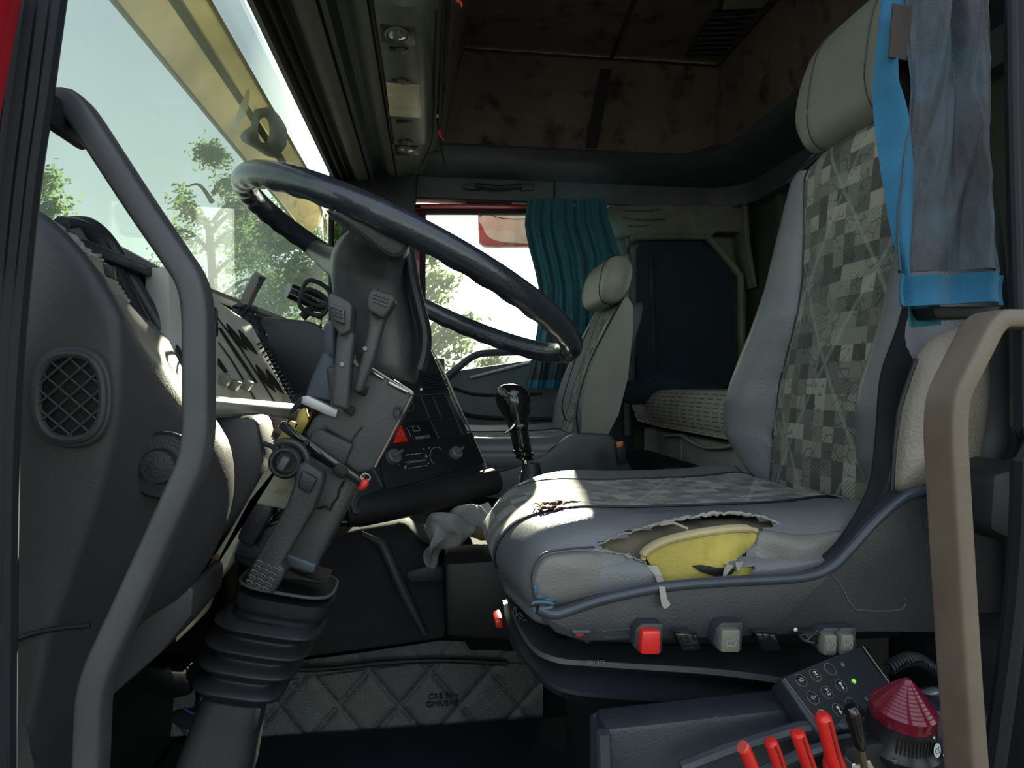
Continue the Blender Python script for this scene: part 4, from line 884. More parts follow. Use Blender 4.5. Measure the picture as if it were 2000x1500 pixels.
# ================================================================== centre console
cc = thing('centre_console', 'black centre console with heater controls, switches and storage slots, angled to the driver', 'console', P(850, 1000, Y=1.5))
K0 = P(738, 962, Y=1.32); K1 = P(958, 938, Y=1.52); K2 = P(836, 668, Y=1.66)
nK = (K1 - K0).cross(K2 - K0).normalized()
if nK.y > 0: nK = -nK
def onK(px, py, h=0): return PL(px, py, K0, nK) + nK * h
def flatK(m, pts, h=.001, t=.002, bevel=0): m.prism([onK(*p, h) for p in pts], nK * t, bevel); return m
m = MB(); m.prism([onK(*p) for p in [(700, 700), (826, 662), (840, 672), (962, 945), (960, 962), (736, 1006), (690, 1004), (660, 900)]], -nK * .07, .008); body = m.build('body', M['dash2'], cc)
m = MB(); m.tube(cat([onK(*p, .001) for p in [(836, 670), (868, 730), (906, 815), (940, 890), (961, 944)]], 4), .0022, 8); m.build('edge_highlight', mat('painted_edge_highlight', (.35, .34, .3), .35), body)  # pale strip paints a highlight along the console edge
m = MB(); flatK(m, [(752, 960), (944, 905), (918, 846), (735, 880)], .001, .004, .001); hp = m.build('heater_panel', mat('heater_panel_black', (.014, .015, .018), .35), cc)
m = MB(); m.bar(onK(722, 915, .005), onK(742, 955, .005), .004, .012, up=nK, bevel=.001); m.build('panel_edge', M['bluegrey'], hp)
for (x, y, r, lab) in ((764, 896, .017, None), (886, 888, .0155, None)):
    m = MB(); O = onK(x, y, .004); m.lathe([(r, 0), (r * .95, .012), (r * .8, .014), (0, .014)], O, nK, 24); kb = m.build('heater_knob', M['knobgrey'], hp)
    m = MB(); dU = (onK(x + 20, y - 12) - onK(x, y)).normalized(); m.bar(O + nK * .016 - dU * r * .6, O + nK * .016 + dU * r * 1.3, .007, .009, up=nK, bevel=.002); m.build('knob_grip', M['knobgrey'], kb)
m = MB()
def lineK(a, b_, w=.0012, h=.0055): m.bar(onK(*a, h), onK(*b_, h), w, .0006, up=nK)
for a, b_ in (((790, 891), (798, 890)), ((800, 890), (806, 889)), ((808, 889), (814, 888)), ((815, 888), (820, 887))): lineK(a, b_, .002)
lineK((790, 905), (828, 900)); lineK((792, 907), (829, 902), .0006); lineK((796, 917), (832, 911))
for a in range(8):
    q0 = radians(250 - a * 26); q1 = radians(250 - (a + 1) * 26); lineK((850 + 13 * cos(q0), 892 - 17 * sin(q0)), (850 + 13 * cos(q1), 892 - 17 * sin(q1)), .0012)
flatK(m, [(786, 913), (792, 911), (789, 919)], .0052, .0006); flatK(m, [(829, 888), (833, 895), (828, 896)], .0052, .0006)
for (x, y) in ((778, 883), (825, 879), (834, 907), (781, 899), (837, 892), (836, 877)): m.box(onK(x, y, .0055), (.0026, .001, .0026))
m.build('control_marks', M['mark'], hp, smooth=False)
m = MB(); flatK(m, [(775, 908), (779, 907), (778, 911), (775, 911)], .0052, .0006); m.build('red_mark', M['redp'], hp, smooth=False)
m = MB()
for i in range(4):
    for j in range(5): m.bar(onK(899 + 5 * i + 1.5 * j, 874 + 7 * j - i, .0056), onK(903 + 5 * i + 1.5 * j, 873 + 7 * j - i, .0056), .0008, .0004, up=nK)
m.build('speaker_slots', M['black'], hp, smooth=False)
m = MB(); flatK(m, [(780, 832), (794, 864), (766, 868), (771, 850)], .001, .006, .001); hz = m.build('hazard_button', M['redp'], cc)
m = MB()
tri = [(779, 845), (785, 853), (774, 854)]
for a, b_ in zip(tri, tri[1:] + tri[:1]): m.bar(onK(*a, .0075), onK(*b_, .0075), .0006, .0004, up=nK)
m.build('triangle_mark', mat('pale_red_mark', (.8, .25, .2), .5), hz, smooth=False)
m = MB(); flatK(m, [(790, 826), (838, 822), (852, 860), (804, 866)], .001, .003, .001); rd = m.build('tachograph', mat('radio_black', (.010, .011, .013), .3), cc)
m = MB()
for a, b_ in (((803, 835), (814, 834)), ((814, 834), (818, 843)), ((818, 843), (806, 844)), ((806, 844), (803, 835)), ((796, 835), (802, 834)), ((793, 838), (800, 854))): m.bar(onK(*a, .005), onK(*b_, .005), .0012, .0006, up=nK)
m.build('display_frame', M['mark'], rd, smooth=False)
m = MB(); O = onK(824, 856, .0045); ux = onK(844, 853) - onK(804, 858); m.text('WAHOO', O, ux, nK.cross(ux.normalized()), .011, .0003); 
for i in range(5): m.bar(onK(808 + 8 * i, 864 - i, .0045), onK(810 + 8 * i, 868 - i, .0045), .0005, .0004, up=nK)
m.build('button_legend', M['mark'], rd, smooth=False)
for q in ([(822, 776), (866, 772), (888, 812), (838, 818)], [(842, 824), (884, 820), (902, 856), (857, 861)], [(800, 790), (816, 778), (830, 815), (806, 818)]):
    m = MB(); flatK(m, q, .0005, .0015); m.build('storage_slot', M['black'], cc, smooth=False)
m = MB()
for (a, b_) in (((838, 822), (858, 862)), ((820, 774), (838, 818)), ((868, 770), (906, 858)), ((818, 774), (866, 770)), ((880, 770), (924, 856)), ((844, 776), (860, 816))): m.bar(onK(*a, .003), onK(*b_, .003), .0018, .003, up=nK)
m.build('slot_rib', M['bluegrey'], cc)
m = MB()
for k in range(6): m.bar(onK(820 + k * 1.5, 736 + 5 * k, .002), onK(858 + k * 3, 730 + 5 * k, .002), .003, .003, up=nK)
m.bar(onK(820, 760, .002), onK(872, 757, .002), .001, .002, up=nK); m.build('air_vent', M['dash2'], cc)
m = MB(); m.tube(cat([onK(801 + 6 * cos(a), 795 + 10 * sin(a), .002) for a in [k * pi / 5 for k in range(10)]], 2, True), .0012, 6, closed=True, up=nK); m.build('lighter_ring', M['bluegrey'], cc)
m = MB(); m.box(onK(821, 762, .004), (.006, .003, .006)); m.build('white_tab', M['white'], cc)
m = MB(); m.tube(cat([P(x, y, Y=Y) for x, y, Y in ((676, 1000, 1.30), (760, 985, 1.33), (860, 965, 1.42), (962, 940, 1.52))], 6), [.035] * 19, 12, flat=.9); m.build('lower_bulge', mat('dull_dark_plastic', (.018, .019, .023), .7, spec=.3), cc)
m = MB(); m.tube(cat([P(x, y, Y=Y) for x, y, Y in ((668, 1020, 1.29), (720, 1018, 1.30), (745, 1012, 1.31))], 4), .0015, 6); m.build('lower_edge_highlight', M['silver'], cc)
# ================================================================== gear lever
gl = thing('gear_lever', 'gear lever with glossy black knob on a polished steel shaft between the seats', 'gear lever', P(1025, 1000, Y=1.36))
m = MB(); a = P(1022, 880, Y=1.36); b_ = P(1038, 960, Y=1.36); m.tube([a, b_], .0095, 16); m.build('shaft', M['chrome'], gl)
m = MB(); ax = []
def knobring(cx, cy, rx, ry, n=24): c = P(cx, cy, Y=1.36); s = 1.36 / F; return [V((c.x + rx * s * cos(2 * pi * k / n), c.y + ry * s * sin(2 * pi * k / n), c.z - rx * s * cos(2 * pi * k / n) * .12)) for k in range(n)]
kn = [(1003, 750, 4, 4), (1003, 753, 20, 18), (1002, 762, 31, 26), (1002, 778, 36, 30), (1004, 795, 34, 29), (1007, 812, 27, 26), (1011, 828, 21, 22), (1014, 845, 19, 20), (1018, 865, 18.5, 19), (1021, 880, 18, 18), (1022, 886, 12, 12)]
m.loft([knobring(*k) for k in kn]); kb = m.build('knob', M['gloss'], gl, ang=70)
m = MB(); m.loft([knobring(*k) for k in [(1022, 882, 20, 20), (1023, 888, 20, 20), (1023, 890, 15, 15), (1024, 893, 19, 19), (1024, 897, 17, 17)]]); m.build('collar', M['gloss'], gl)
m = MB(); m.tube(cat([P(*p, Y=1.33) for p in [(1006, 828), (998, 838), (986, 846)]], 4), [.006, .006, .0058, .0055, .005, .0045, .004, .0035, .003], 8, flat=.7); m.build('trigger', M['chrome'], kb)
m = MB(); m.box(P(1016, 833, Y=1.335), (.022, .014, .014), bevel=.004); m.build('trigger_housing', M['gloss'], kb)
m = MB(); m.lathe([(.018, .05), (.022, .03), (.026, .0), (.040, -.06)], P(1038, 950, Y=1.36), (0, 0, 1), 24, cap=False); m.build('boot', M['rubber'], gl)
m = MB(); m.tube(cat([P(1016, 960, Y=1.34), P(1016, 930, Y=1.34), P(1024, 918, Y=1.36), P(1050, 916, Y=1.37), P(1062, 936, Y=1.35)], 5), .0012, 6); m.build('wire', M['metal'], gl)
# ================================================================== towel on the tunnel
m = MB()
tws = [[(820, 1093), (822, 1080), (834, 1062), (836, 1040), (838, 1014), (858, 1012), (880, 1006), (905, 1010), (925, 1025), (932, 1040), (915, 1052), (880, 1060), (862, 1075), (850, 1094), (836, 1099)],
       [(880, 1010), (890, 995), (905, 989), (925, 992), (945, 998), (956, 1020), (950, 1050), (935, 1056), (915, 1050), (900, 1030)],
       [(930, 1015), (950, 1002), (972, 994), (1010, 990), (1015, 1030), (990, 1056), (950, 1058), (934, 1048)]]
for q, Y, h in zip(tws, (1.24, 1.29, 1.27), (.045, .05, .04)):
    pts = cat([P(*p, Y=Y) for p in q], 4, True); m.puff(pts, h * .8, (0, -1, .5), 14, .6, wob=.022, ws=26)
tw = m.build('towel', M['towel'], ang=80); tag(tw, 'crumpled grey terry towel lying on the engine tunnel in front of the driver seat', 'towel')
m = MB()
m.puff(cat([P(*p, Y=1.20) for p in [(928, 1035), (942, 1030), (956, 1040), (958, 1052), (940, 1056), (930, 1050)]], 3, True), .006, (0, -1, 0)); m.build('towel_fold', mat('brown_inner_fold', (.12, .085, .05), .9), tw)
# ================================================================== seats
def sgnpow(v, p): return math.copysign(abs(v) ** p, v)
def cush_ring(Y, c, inset=0.0, n=150):
    xf = interp(Y - c['yc'], c['xf']); zt = c['dz'] + interp(Y - c['yc'], c['zt']); zb = c['zb']; xb = c['xb']
    k = [(xf + .035, zb), (xf + .010, zb + .022), (xf, zb + .05), (xf + .012, zt - .030), (xf + .042, zt - .010), (xf + .10, zt), (xf + .19, zt - .002), (xb - .12, zt), (xb - .03, zt + .004), (xb, zt - .03), (xb, zb + .01), (xb - .05, zb - .004), ((xf + xb) / 2, zb - .004)]
    pts = cat([V((a, Y, z)) for a, z in k], 12, True)
    if inset:
        cx = (xf + xb) / 2; cz = (zt + zb) / 2; hx = (xb - xf) / 2; hz = (zt - zb) / 2
        pts = [V((cx + (p.x - cx) * (1 - inset / hx), Y, cz + (p.z - cz) * (1 - inset / hz))) for p in pts]
    return pts
def make_cushion(c, par, tear=None):
    hw = c['hw']; yc = c['yc']; rings = []; rnd_ = .034
    side = [(-hw + rnd_ * (1 - cos(a)), rnd_ * (1 - sin(a))) for a in [pi / 2 * k / 7 for k in range(8)]]
    for dy, ins in side: rings.append(cush_ring(yc + dy, c, ins))
    N_ = 46
    for k in range(1, N_): rings.append(cush_ring(yc - (hw - rnd_) + 2 * (hw - rnd_) * k / N_, c))
    for dy, ins in side[::-1]: rings.append(cush_ring(yc - dy, c, ins))
    R0 = rings[0]; cz = sum((p.z for p in R0)) / len(R0); cx = sum((p.x for p in R0)) / len(R0)
    cap = []
    for k in range(1, 26):
        f = 1 - k / 26
        cap.append([V((cx + (p.x - cx) * f, R0[0].y - .010 * (1 - f ** 3), cz + (p.z - cz) * f)) for p in R0])
    allr = cap[::-1] + rings
    def mk(skip, off, name, mt, lab=None):
        b = bmesh.new(); RR = [[b.verts.new(p) for p in r] for r in allr]; n = len(RR[0])
        for A_, B_ in zip(RR, RR[1:]):
            for i in range(n):
                j = (i + 1) % n; q = (A_[i], A_[j], B_[j], B_[i])
                if skip:
                    cc_ = sum((v.co for v in q), V()) / 4
                    if cc_.y < yc and inpoly(*proj(cc_), tear): continue
                b.faces.new(q)
        b.faces.new(RR[0][::-1]); b.faces.new(RR[-1]); bmesh.ops.recalc_face_normals(b, faces=b.faces)
        if skip:
            loose = [v for v in b.verts if not v.link_faces]; bmesh.ops.delete(b, geom=loose, context='VERTS')
        if off:
            for v in b.verts: v.normal_update()
            nn = [(v, v.normal.copy()) for v in b.verts]
            for v, q in nn: v.co -= q * off
        m = MB(); m._merge(b); return m.build(name, mt, par, ang=70, label=lab)
    body = mk(tear is not None, 0, 'cushion', c['mat'])
    if tear: mk(False, .010, 'cushion_liner', M['liner'], 'brown torn liner inside the cushion')
    # patterned centre panel laid over the cushion from the front edge to the back
    fw = c['fw']; m = MB(); K = range(18, 104)
    rr = []
    for k in range(0, 41):
        Y = yc + c['fo'] - fw + 2 * fw * k / 40; r = cush_ring(Y, c, -.0022 if 0 < k < 40 else .001); rr.append([r[i] for i in K])
    m.loft(rr, cap=False, closed=False); m.build('fabric_panel', c['fab'], par, ang=70)
    for s_ in (-1, 1): m = MB(); m.tube([cush_ring(yc + c['fo'] + s_ * fw, c, -.0015)[i] for i in K], .0018, 6); m.build('piping', c['pipe'], par)
    return body
def back_pts(z, c, u):
    hw = interp(z, c['hwz']); x0 = interp(z, c['xz']); bo = interp(z, c['bolz']); s = interp(z, c['seam_near'] if u < 0 and 'seam_near' in c else c['seam']) / hw
    a = abs(u); 
    if a < s: x = x0 + .010 * (a / s) ** 2 - .0 
    else:
        t = (a - s) / (1 - s); x = x0 + .010 - bo * sin(pi * min(t * 1.25, 1)) ** .8 * (1 if t < .4 else 1) if t < .4 else x0 + .010 - bo + (bo + .035) * ((t - .4) / .6) ** 2.2
    return V((x, c['yc'] + hw * u, z))
def make_back(c, par, near=None):
    z0, z1 = c['z0'], c['z1']; NZ = 60
    zs = [z0 + (z1 - z0) * k / NZ for k in range(NZ + 1)]
    def ring(z, u0, u1, n, back=True, off=0):
        p = [back_pts(z, c, u0 + (u1 - u0) * k / n) + V((-off, 0, 0)) for k in range(n + 1)]
        if back:
            hw = interp(z, c['hwz']); x0 = interp(z, c['xz']); th_ = c['th']
            for k in range(0, 13):
                a = pi / 2 + 0 - (pi) * k / 12; p.append(V((x0 + th_ * .55 + th_ * .45 * cos(pi / 2 - pi * k / 12) ** .7 if 0 < k < 12 else x0 + th_ * .55, c['yc'] + hw * (u1 if True else 1) * cos(pi * k / 12), z)))
        return p
    m = MB(); m.loft([ring(z, -1, 1, 64) for z in zs]); m.build('backrest', c['mat'], par, ang=70)
    m = MB(); rows = []
    for z in zs:
        if z < z0 + .0 or z > z1 - .005: continue
        hw_ = interp(z, c['hwz']); s = interp(z, c['seam']) / hw_; sn = interp(z, c.get('seam_near', c['seam'])) / hw_; rows.append([back_pts(z, c, -sn + (s + sn) * k / 30) + V((-.003, 0, 0)) for k in range(31)])
    m.loft(rows, cap=False, closed=False); m.build('fabric_panel', c['fabb'], par, ang=70)
    for s_ in (-1, 1):
        m = MB(); m.tube([back_pts(z, c, s_ * interp(z, c.get('seam_near', c['seam']) if s_ < 0 else c['seam']) / interp(z, c['hwz'])) + V((-.003, 0, 0)) for z in zs[:-1]], .0024, 6); m.build('piping', c['pipe'], par)
def make_head(c, par):
    x0, y0, y1, z0, z1, dx = c; rings = []; n = 36; N_ = 24
    for k in range(N_ + 1):
        t = -1 + 2 * k / N_; f = (1 - abs(t) ** 5) ** .5 if abs(t) < 1 else .0; f = max(f, .35); r = []
        for i in range(n):
            a = 2 * pi * i / n; zz = sgnpow(sin(a), .72); r.append(V((x0 + dx * zz * .25 + dx * sgnpow(cos(a), .8) * (.9 + .1 * f), (y0 + y1) / 2 + (y1 - y0) / 2 * t, (z0 + z1) / 2 + (z1 - z0) / 2 * zz * (.82 + .18 * f) * (1 if f > .4 else .85))))
        rings.append(r)
    return rings
# ---- driver seat
ds = thing('driver_seat', 'grey driver seat with patchwork fabric and a torn cushion side showing yellow foam', 'seat', (.32, .9, 0))
tear = [(1158, 1074), (1180, 1060), (1225, 1042), (1268, 1030), (1320, 1017), (1380, 1007), (1440, 1005), (1492, 1014), (1534, 1032), (1505, 1036), (1476, 1040), (1468, 1062), (1442, 1088), (1412, 1106), (1440, 1108), (1474, 1106), (1460, 1140), (1320, 1152), (1292, 1156), (1284, 1126), (1262, 1104), (1238, 1090), (1200, 1078)]
ci = dict(yc=.90, hw=.245, zb=.487, xb=.56, dz=0, xf=[(-.24, .105), (-.2, .095), (-.12, .080), (.05, .080), (.15, .105), (.24, .175)], zt=[(-.24, .598), (-.2, .606), (-.12, .595), (0, .589), (.12, .590), (.19, .600), (.24, .590)],
          fw=.125, fo=.01, mat=M['vinyl'], fab=M['fabric2'], pipe=M['piping'])
make_cushion(ci, ds, tear)
m = MB(); m.puff(cat([P(*p, Y=.6535) for p in [(1262, 1082), (1300, 1058), (1370, 1040), (1450, 1032), (1478, 1040), (1470, 1066), (1440, 1092), (1450, 1110), (1474, 1112), (1462, 1145), (1320, 1160), (1292, 1160), (1286, 1124)]], 4, True), .0035, (0, -1, 0), 8, .2, wob=.0015, ws=60)
fo = m.build('foam', M['foamy'], ds, label='exposed yellow foam')
m = MB(); m.tube(cat([P(*p, Y=.654) for p in [(1256, 1092), (1262, 1076), (1300, 1056), (1370, 1040), (1440, 1032), (1478, 1036)]], 5), [.004] * 3 + [.0065] * 20 + [.004] * 3, 10, flat=.7); m.build('foam_edge', M['foamc'], ds, label='cream foam edge')
m = MB(); m.slab([(1352, 1106), (1372, 1104), (1402, 1110), (1438, 1112), (1430, 1122), (1398, 1126), (1370, 1118)], .6475, .652, .001); m.build('foam_gap', M['black'], ds)
def ragged(pts, Y, r, seed, amp=1.2, closed=False):
    rn = random.Random(seed); q = cat([V((*p, 0)) for p in pts], 9, closed); return [P(p.x + rn.gauss(0, amp * .5), p.y + rn.gauss(0, amp), Y=Y + rn.uniform(-.0015, .0015)) for p in q], [r * rn.uniform(.5, 1.5) for _ in q]
m = MB()
for pts, Y, r, s_ in (([(1156, 1072), (1180, 1058), (1225, 1041), (1268, 1028), (1320, 1016), (1380, 1006)], .660, .0010, 1), ([(1268, 1029), (1320, 1014), (1380, 1004), (1440, 1002), (1492, 1010), (1536, 1032)], .672, .0019, 2), ([(1476, 1040), (1470, 1060), (1444, 1087), (1414, 1106)], .655, .0012, 3), ([(1160, 1074), (1200, 1080), (1240, 1090), (1262, 1102), (1284, 1124)], .654, .0010, 4)):
    q, rr = ragged(pts, Y, r, s_); m.tube(q, rr, 6)
m.build('torn_edge', M['shred'], ds, ang=20)
# hanging strips of torn cover
m = MB()
m.loft([[P(x + dx_, y, Y=Y), P(x + w_ + dx_, y + 1, Y=Y), P(x + w_ * .8 + dx_, y + 2, Y=Y + .004), P(x + dx_, y + 1, Y=Y + .004)] for x, y, w_, Y, dx_ in ((1262, 1104, 22, .650, 0), (1276, 1122, 15, .645, 2), (1284, 1145, 12, .625, 3), (1290, 1168, 13, .617, 0), (1292, 1180, 18, .616, 0), (1296, 1188, 5, .616, 0))])
m.build('torn_strip', M['shred'], ds, ang=30); m = MB()
m.loft([[P(x, y, Y=.64), P(x + w_, y + 2, Y=.64), P(x + w_, y + 3, Y=.644), P(x, y + 1, Y=.644)] for x, y, w_ in ((1420, 1102, 14), (1414, 1112, 12), (1412, 1122, 6), (1414, 1128, 3))])
m.build('torn_strip', M['shred'], ds, ang=30); m = MB()
m.loft([[P(x, y, Y=.645), P(x + w_, y - 2, Y=.645), P(x + w_, y - 1, Y=.649), P(x, y + 1, Y=.649)] for x, y, w_ in ((1436, 1098, 16), (1438, 1110, 10), (1440, 1116, 5))])
m.build('torn_strip', M['shred'], ds, ang=30); m = MB()
m.loft([[P(x, y, Y=.655), P(x, y + 5, Y=.655), P(x, y + 6, Y=.659), P(x, y, Y=.659)] for x, y in ((1290, 1022), (1315, 1018), (1335, 1026), (1344, 1030))])
m.build('torn_strip', M['shred'], ds, ang=30)
# creased side skin left and right of the tear: raised worn panels
m = MB(); m.puff(cat([P(*p, Y=.662) for p in [(1046, 1172), (1040, 1122), (1060, 1088), (1100, 1078), (1160, 1076), (1216, 1086), (1262, 1108), (1282, 1132), (1288, 1150), (1180, 1172), (1110, 1184)]], 5, True), .012, (0, -1, .1), 8, .2, wob=.003, ws=25); m.build('side_skin', M['vinylworn'], ds, ang=80, label='worn shiny side skin')
m = MB(); m.puff(cat([P(*p, Y=.662) for p in [(1486, 1040), (1560, 1046), (1640, 1036), (1668, 1050), (1640, 1100), (1560, 1122), (1470, 1138), (1474, 1112), (1440, 1102), (1466, 1074)]], 5, True), .012, (0, -1, .1), 8, .2, wob=.004, ws=25); m.build('side_skin', M['vinylworn'], ds, ang=80, label='worn shiny side skin')
m = MB(); m.tube(cat([P(*p, Y=.654) for p in [(1044, 1174), (1038, 1122), (1058, 1084), (1096, 1074), (1160, 1068)]], 6), .0011, 6); m.build('side_seam', M['columndark'], ds)
m = MB()
for (x, y, a_, b_) in ((1056, 1166, 9, 4), (1075, 1172, 12, 3), (1046, 1150, 3, 8)): m.puff([P(x + a_ * cos(k * pi / 6) * (1 + .3 * sin(3 * k)), y + b_ * sin(k * pi / 6), Y=.6525) for k in range(12)], .0008, (0, -1, 0), 2, .1)
m.build('paint_smear', mat('blue_smear', (.03, .18, .35), .6), ds)
m = MB()
for (x0, y0, x1, y1, w_) in ((1040, 984, 1135, 980, 5), (1046, 990, 1110, 994, 5)):
    q = [(x0 + (x1 - x0) * k / 20, y0 + (y1 - y0) * k / 20) for k in range(21)]
    rn = random.Random(3); m.tube([P(x + rn.gauss(0, 1), y + rn.gauss(0, 1.5), Z=.594 + rn.uniform(0, .003)) for x, y in q], [.004 * sin(pi * k / 20) + .0008 for k in range(21)], 6, flat=.4)
m.build('frayed_hole', mat('frayed_dark_red_threads', (.10, .04, .03), .95, bump=(300, 1)), ds)
bk = dict(yc=.90, z0=.585, z1=1.135, th=.115, hwz=[(.585, .20), (.62, .24), (.68, .262), (.80, .245), (.95, .205), (1.06, .175), (1.10, .160), (1.12, .145), (1.135, .11)],
          xz=[(.585, .572), (.66, .575), (.75, .582), (.86, .597), (.92, .608), (1.1, .622), (1.135, .635)], bolz=[(.585, .02), (.66, .062), (.72, .068), (.85, .045), (1.0, .028), (1.135, .01)],
          seam_near=[(.585, .125), (.66, .122), (.75, .120), (.824, .132), (.877, .136), (1.0, .13), (1.1, .118), (1.135, .095)], seam=[(.585, .13), (.66, .13), (.75, .12), (.83, .100), (.87, .092), (1.0, .10), (1.1, .11), (1.135, .095)], mat=M['vinyl'], fabb=M['fabric'], pipe=M['piping'])
make_back(bk, ds)
m = MB(); m.loft(make_head((.662, .745, .998, 1.122, 1.325, .058), ds)); hd = m.build('headrest', M['vinylhead'], ds, ang=70)
m = MB(); r_ = make_head((.661, .745, .998, 1.121, 1.326, .0595), ds); m.tube([p for p in r_[20]], .0009, 5, closed=True); m.build('headrest_seam', M['columndark'], hd); m = MB(); m.tube([p for p in r_[7]], .0009, 5, closed=True); m.build('headrest_seam', M['columndark'], hd)
m = MB(); m.tube(cat([V((.625, 1.05, 1.105)), V((.635, .98, 1.125)), V((.64, .90, 1.132)), V((.64, .80, 1.130)), V((.63, .74, 1.11))], 4), .006, 8); m.build('top_piping', M['piping'], ds)
# beige side of the near bolster
m = MB(); m.puff(cat([P(*p, Y=.655) for p in [(1742, 955), (1748, 880), (1760, 790), (1790, 700), (1830, 655), (1900, 640), (1925, 720), (1915, 850), (1880, 950), (1800, 960)]], 5, True), .03, (0, -1, 0), 8, .6); m.build('side_bolster', M['vinylbeige'], ds, ang=80)
m = MB(); m.tube(cat([P(*p, Y=.64) for p in [(1742, 958), (1745, 900), (1750, 850), (1760, 790), (1790, 700)]], 5), .0024, 6); m.build('side_piping', M['piping'], ds)
# plastic shell around the cushion
sh = MB()
sh.slab([(1044, 1192), (1072, 1202), (1100, 1198), (1180, 1172), (1300, 1148), (1420, 1138), (1560, 1130), (1620, 1112), (1662, 1072), (1720, 1010), (1776, 968), (1850, 956), (1960, 960), (1960, 1236), (1700, 1234), (1500, 1240), (1300, 1248), (1140, 1252), (1086, 1236), (1056, 1206)], .628, .660, .006, tr=.63)
sh = sh.build('shell', mat('dark_shell_plastic', (.040, .040, .044), .45, bump=(420, .25), stain_or_sheen=(9, .6, .8, (.055, .052, .05))), ds)
m = MB(); m.tube(cat([P(*p, Y=.630) for p in [(1050, 1188), (1078, 1199), (1104, 1195), (1180, 1170), (1300, 1146), (1420, 1136), (1560, 1128), (1622, 1108), (1664, 1068), (1720, 1008), (1778, 966), (1850, 956)]], 6), .0055, 10); m.build('shell_lip', mat('shiny_shell_lip', (.05, .06, .08), .28), sh)
m = MB(); m.tube(cat([P(*p, Y=.6275) for p in [(1612, 1108), (1640, 1140), (1662, 1180), (1684, 1192), (1760, 1190), (1768, 1162)]], 5), .0008, 5); m.build('shell_seam', M['bluegrey'], sh); m = MB(); m.tube(cat([P(*p, Y=.6275) for p in [(1044, 1194), (1040, 1180), (1050, 1176), (1076, 1178), (1078, 1186), (1060, 1188)]], 3), .002, 6); m.build('shell_seam', M['bluegrey'], sh)
m = MB(); m.box((.38, .88, .470), (.40, .38, .045), bevel=.01); m.build('pan', M['black'], ds)
m = MB(); O = P(1788, 1024, Y=.6275); m.text('IVECO', O + V((.004, 0, 0)), (1, 0, 0), (0, 0, 1), .017, .0008, 'LEFT'); m.text('F', P(1806, 1070, Y=.6275), (1, 0, 0), (0, 0, 1), .016, .0008, 'LEFT'); m.build('embossed_letters', mat('embossed_plastic', (.055, .055, .058), .4), sh, smooth=False)
m = MB(); m.slab([(1176, 1232), (1236, 1228), (1236, 1229), (1176, 1233)], .6265, .628, 0); m.slab([(1180, 1245), (1236, 1243), (1236, 1244), (1180, 1246)], .6265, .628, 0); m.build('label_recess', M['bluegrey'], sh)
# switches under the shell
def sw_(px, w_, h_, mt, name, house=True, icon=None, par=ds):
    x, y = px
    m = MB(); 
    if house: m.slab([(x - w_ / 2 - 10, y - 10), (x - w_ / 2 + 2, y - 22), (x + w_ / 2 + 6, y - 22), (x + w_ / 2 + 4, y + h_ - 14), (x - w_ / 2 - 4, y + h_ - 14), (x - w_ / 2 - 14, y + h_ - 26)], .612, .632, .002, tr=.612)
    hs_ = m.build(name, mat('switch_housing', (.035, .036, .045), .4), par)
    m = MB(); m.slab([(x - w_ / 2 + 2, y - 8), (x + w_ / 2 + 2, y - 8), (x + w_ / 2 + 1, y + h_ * .35), (x + w_ / 2 + 1, y + h_ - 10), (x - w_ / 2, y + h_ - 10), (x - w_ / 2 + 1, y + h_ * .35)], .602, .615, .003); b_ = m.build('button', mt, hs_)
    if icon:
        m = MB()
        for a, c in icon: m.bar(P(x + a[0], y + a[1], Y=.6015), P(x + c[0], y + c[1], Y=.6015), .0007, .0005, up=(0, 1, 0))
        m.build('button_icon', M['mark'], hs_)
    return hs_
seaticon = [((-8, 14), (-7, 24)), ((-7, 24), (8, 24)), ((8, 24), (14, 8)), ((-8, 14), (4, 14)), ((4, 14), (10, 6)), ((0, 4), (2, 8))]
sw_((1271, 1240), 38, 50, M['redp'], 'seat_switch'); sw_((1427, 1238), 38, 48, M['greybtn'], 'seat_switch', icon=seaticon)
sw_((1622, 1248), 26, 44, M['greybtn'], 'seat_switch', icon=[((a[0] * .75, a[1] - 2), (c[0] * .75, c[1] - 2)) for a, c in seaticon]); sw_((1655, 1248), 26, 44, M['greybtn'], 'seat_switch', icon=[((a[0] * .75, a[1] - 2), (c[0] * .75, c[1] - 2)) for a, c in seaticon])
m = MB(); m.slab([(1118, 1232), (1154, 1232), (1154, 1238), (1118, 1238)], .622, .63, .001); m.build('small_switch', M['bluegrey'], ds)
m = MB(); m.slab([(1122, 1238), (1142, 1238), (1138, 1244), (1128, 1247)], .620, .628, .001); m.build('red_rocker', mat('dull_red', (.25, .02, .02), .4), ds)
for q in ([(1318, 1238), (1356, 1236), (1372, 1268), (1336, 1272)], [(1476, 1238), (1512, 1236), (1528, 1270), (1492, 1273)], [(1556, 1240), (1596, 1236), (1600, 1260), (1572, 1256)]):
    m = MB(); m.slab(q, .612, .626, .0015); m.bar(P(q[0][0] - 2, q[0][1] - 4, Y=.61), P(q[1][0] + 4, q[1][1] + 2, Y=.61), .002, .002); m.build('broken_switch', M['gloss'], ds)
m = MB(); m.tube(cat([P(*p, Y=.612) for p in [(1552, 1228), (1560, 1238), (1570, 1250), (1590, 1256)]], 4), .0014, 6); m.tube(cat([P(*p, Y=.612) for p in [(1596, 1232), (1584, 1242), (1576, 1252)]], 4), .0012, 6); m.build('loose_wire', M['columndark'], ds)
m = MB(); m.lathe([(.0001, -.0022), (.0022, 0), (.0001, .0022)], P(1554, 1230, Y=.608), (0, 1, 0), 10); m.build('wire_tip', mat('pink_tip', (.8, .6, .6), .4), ds)
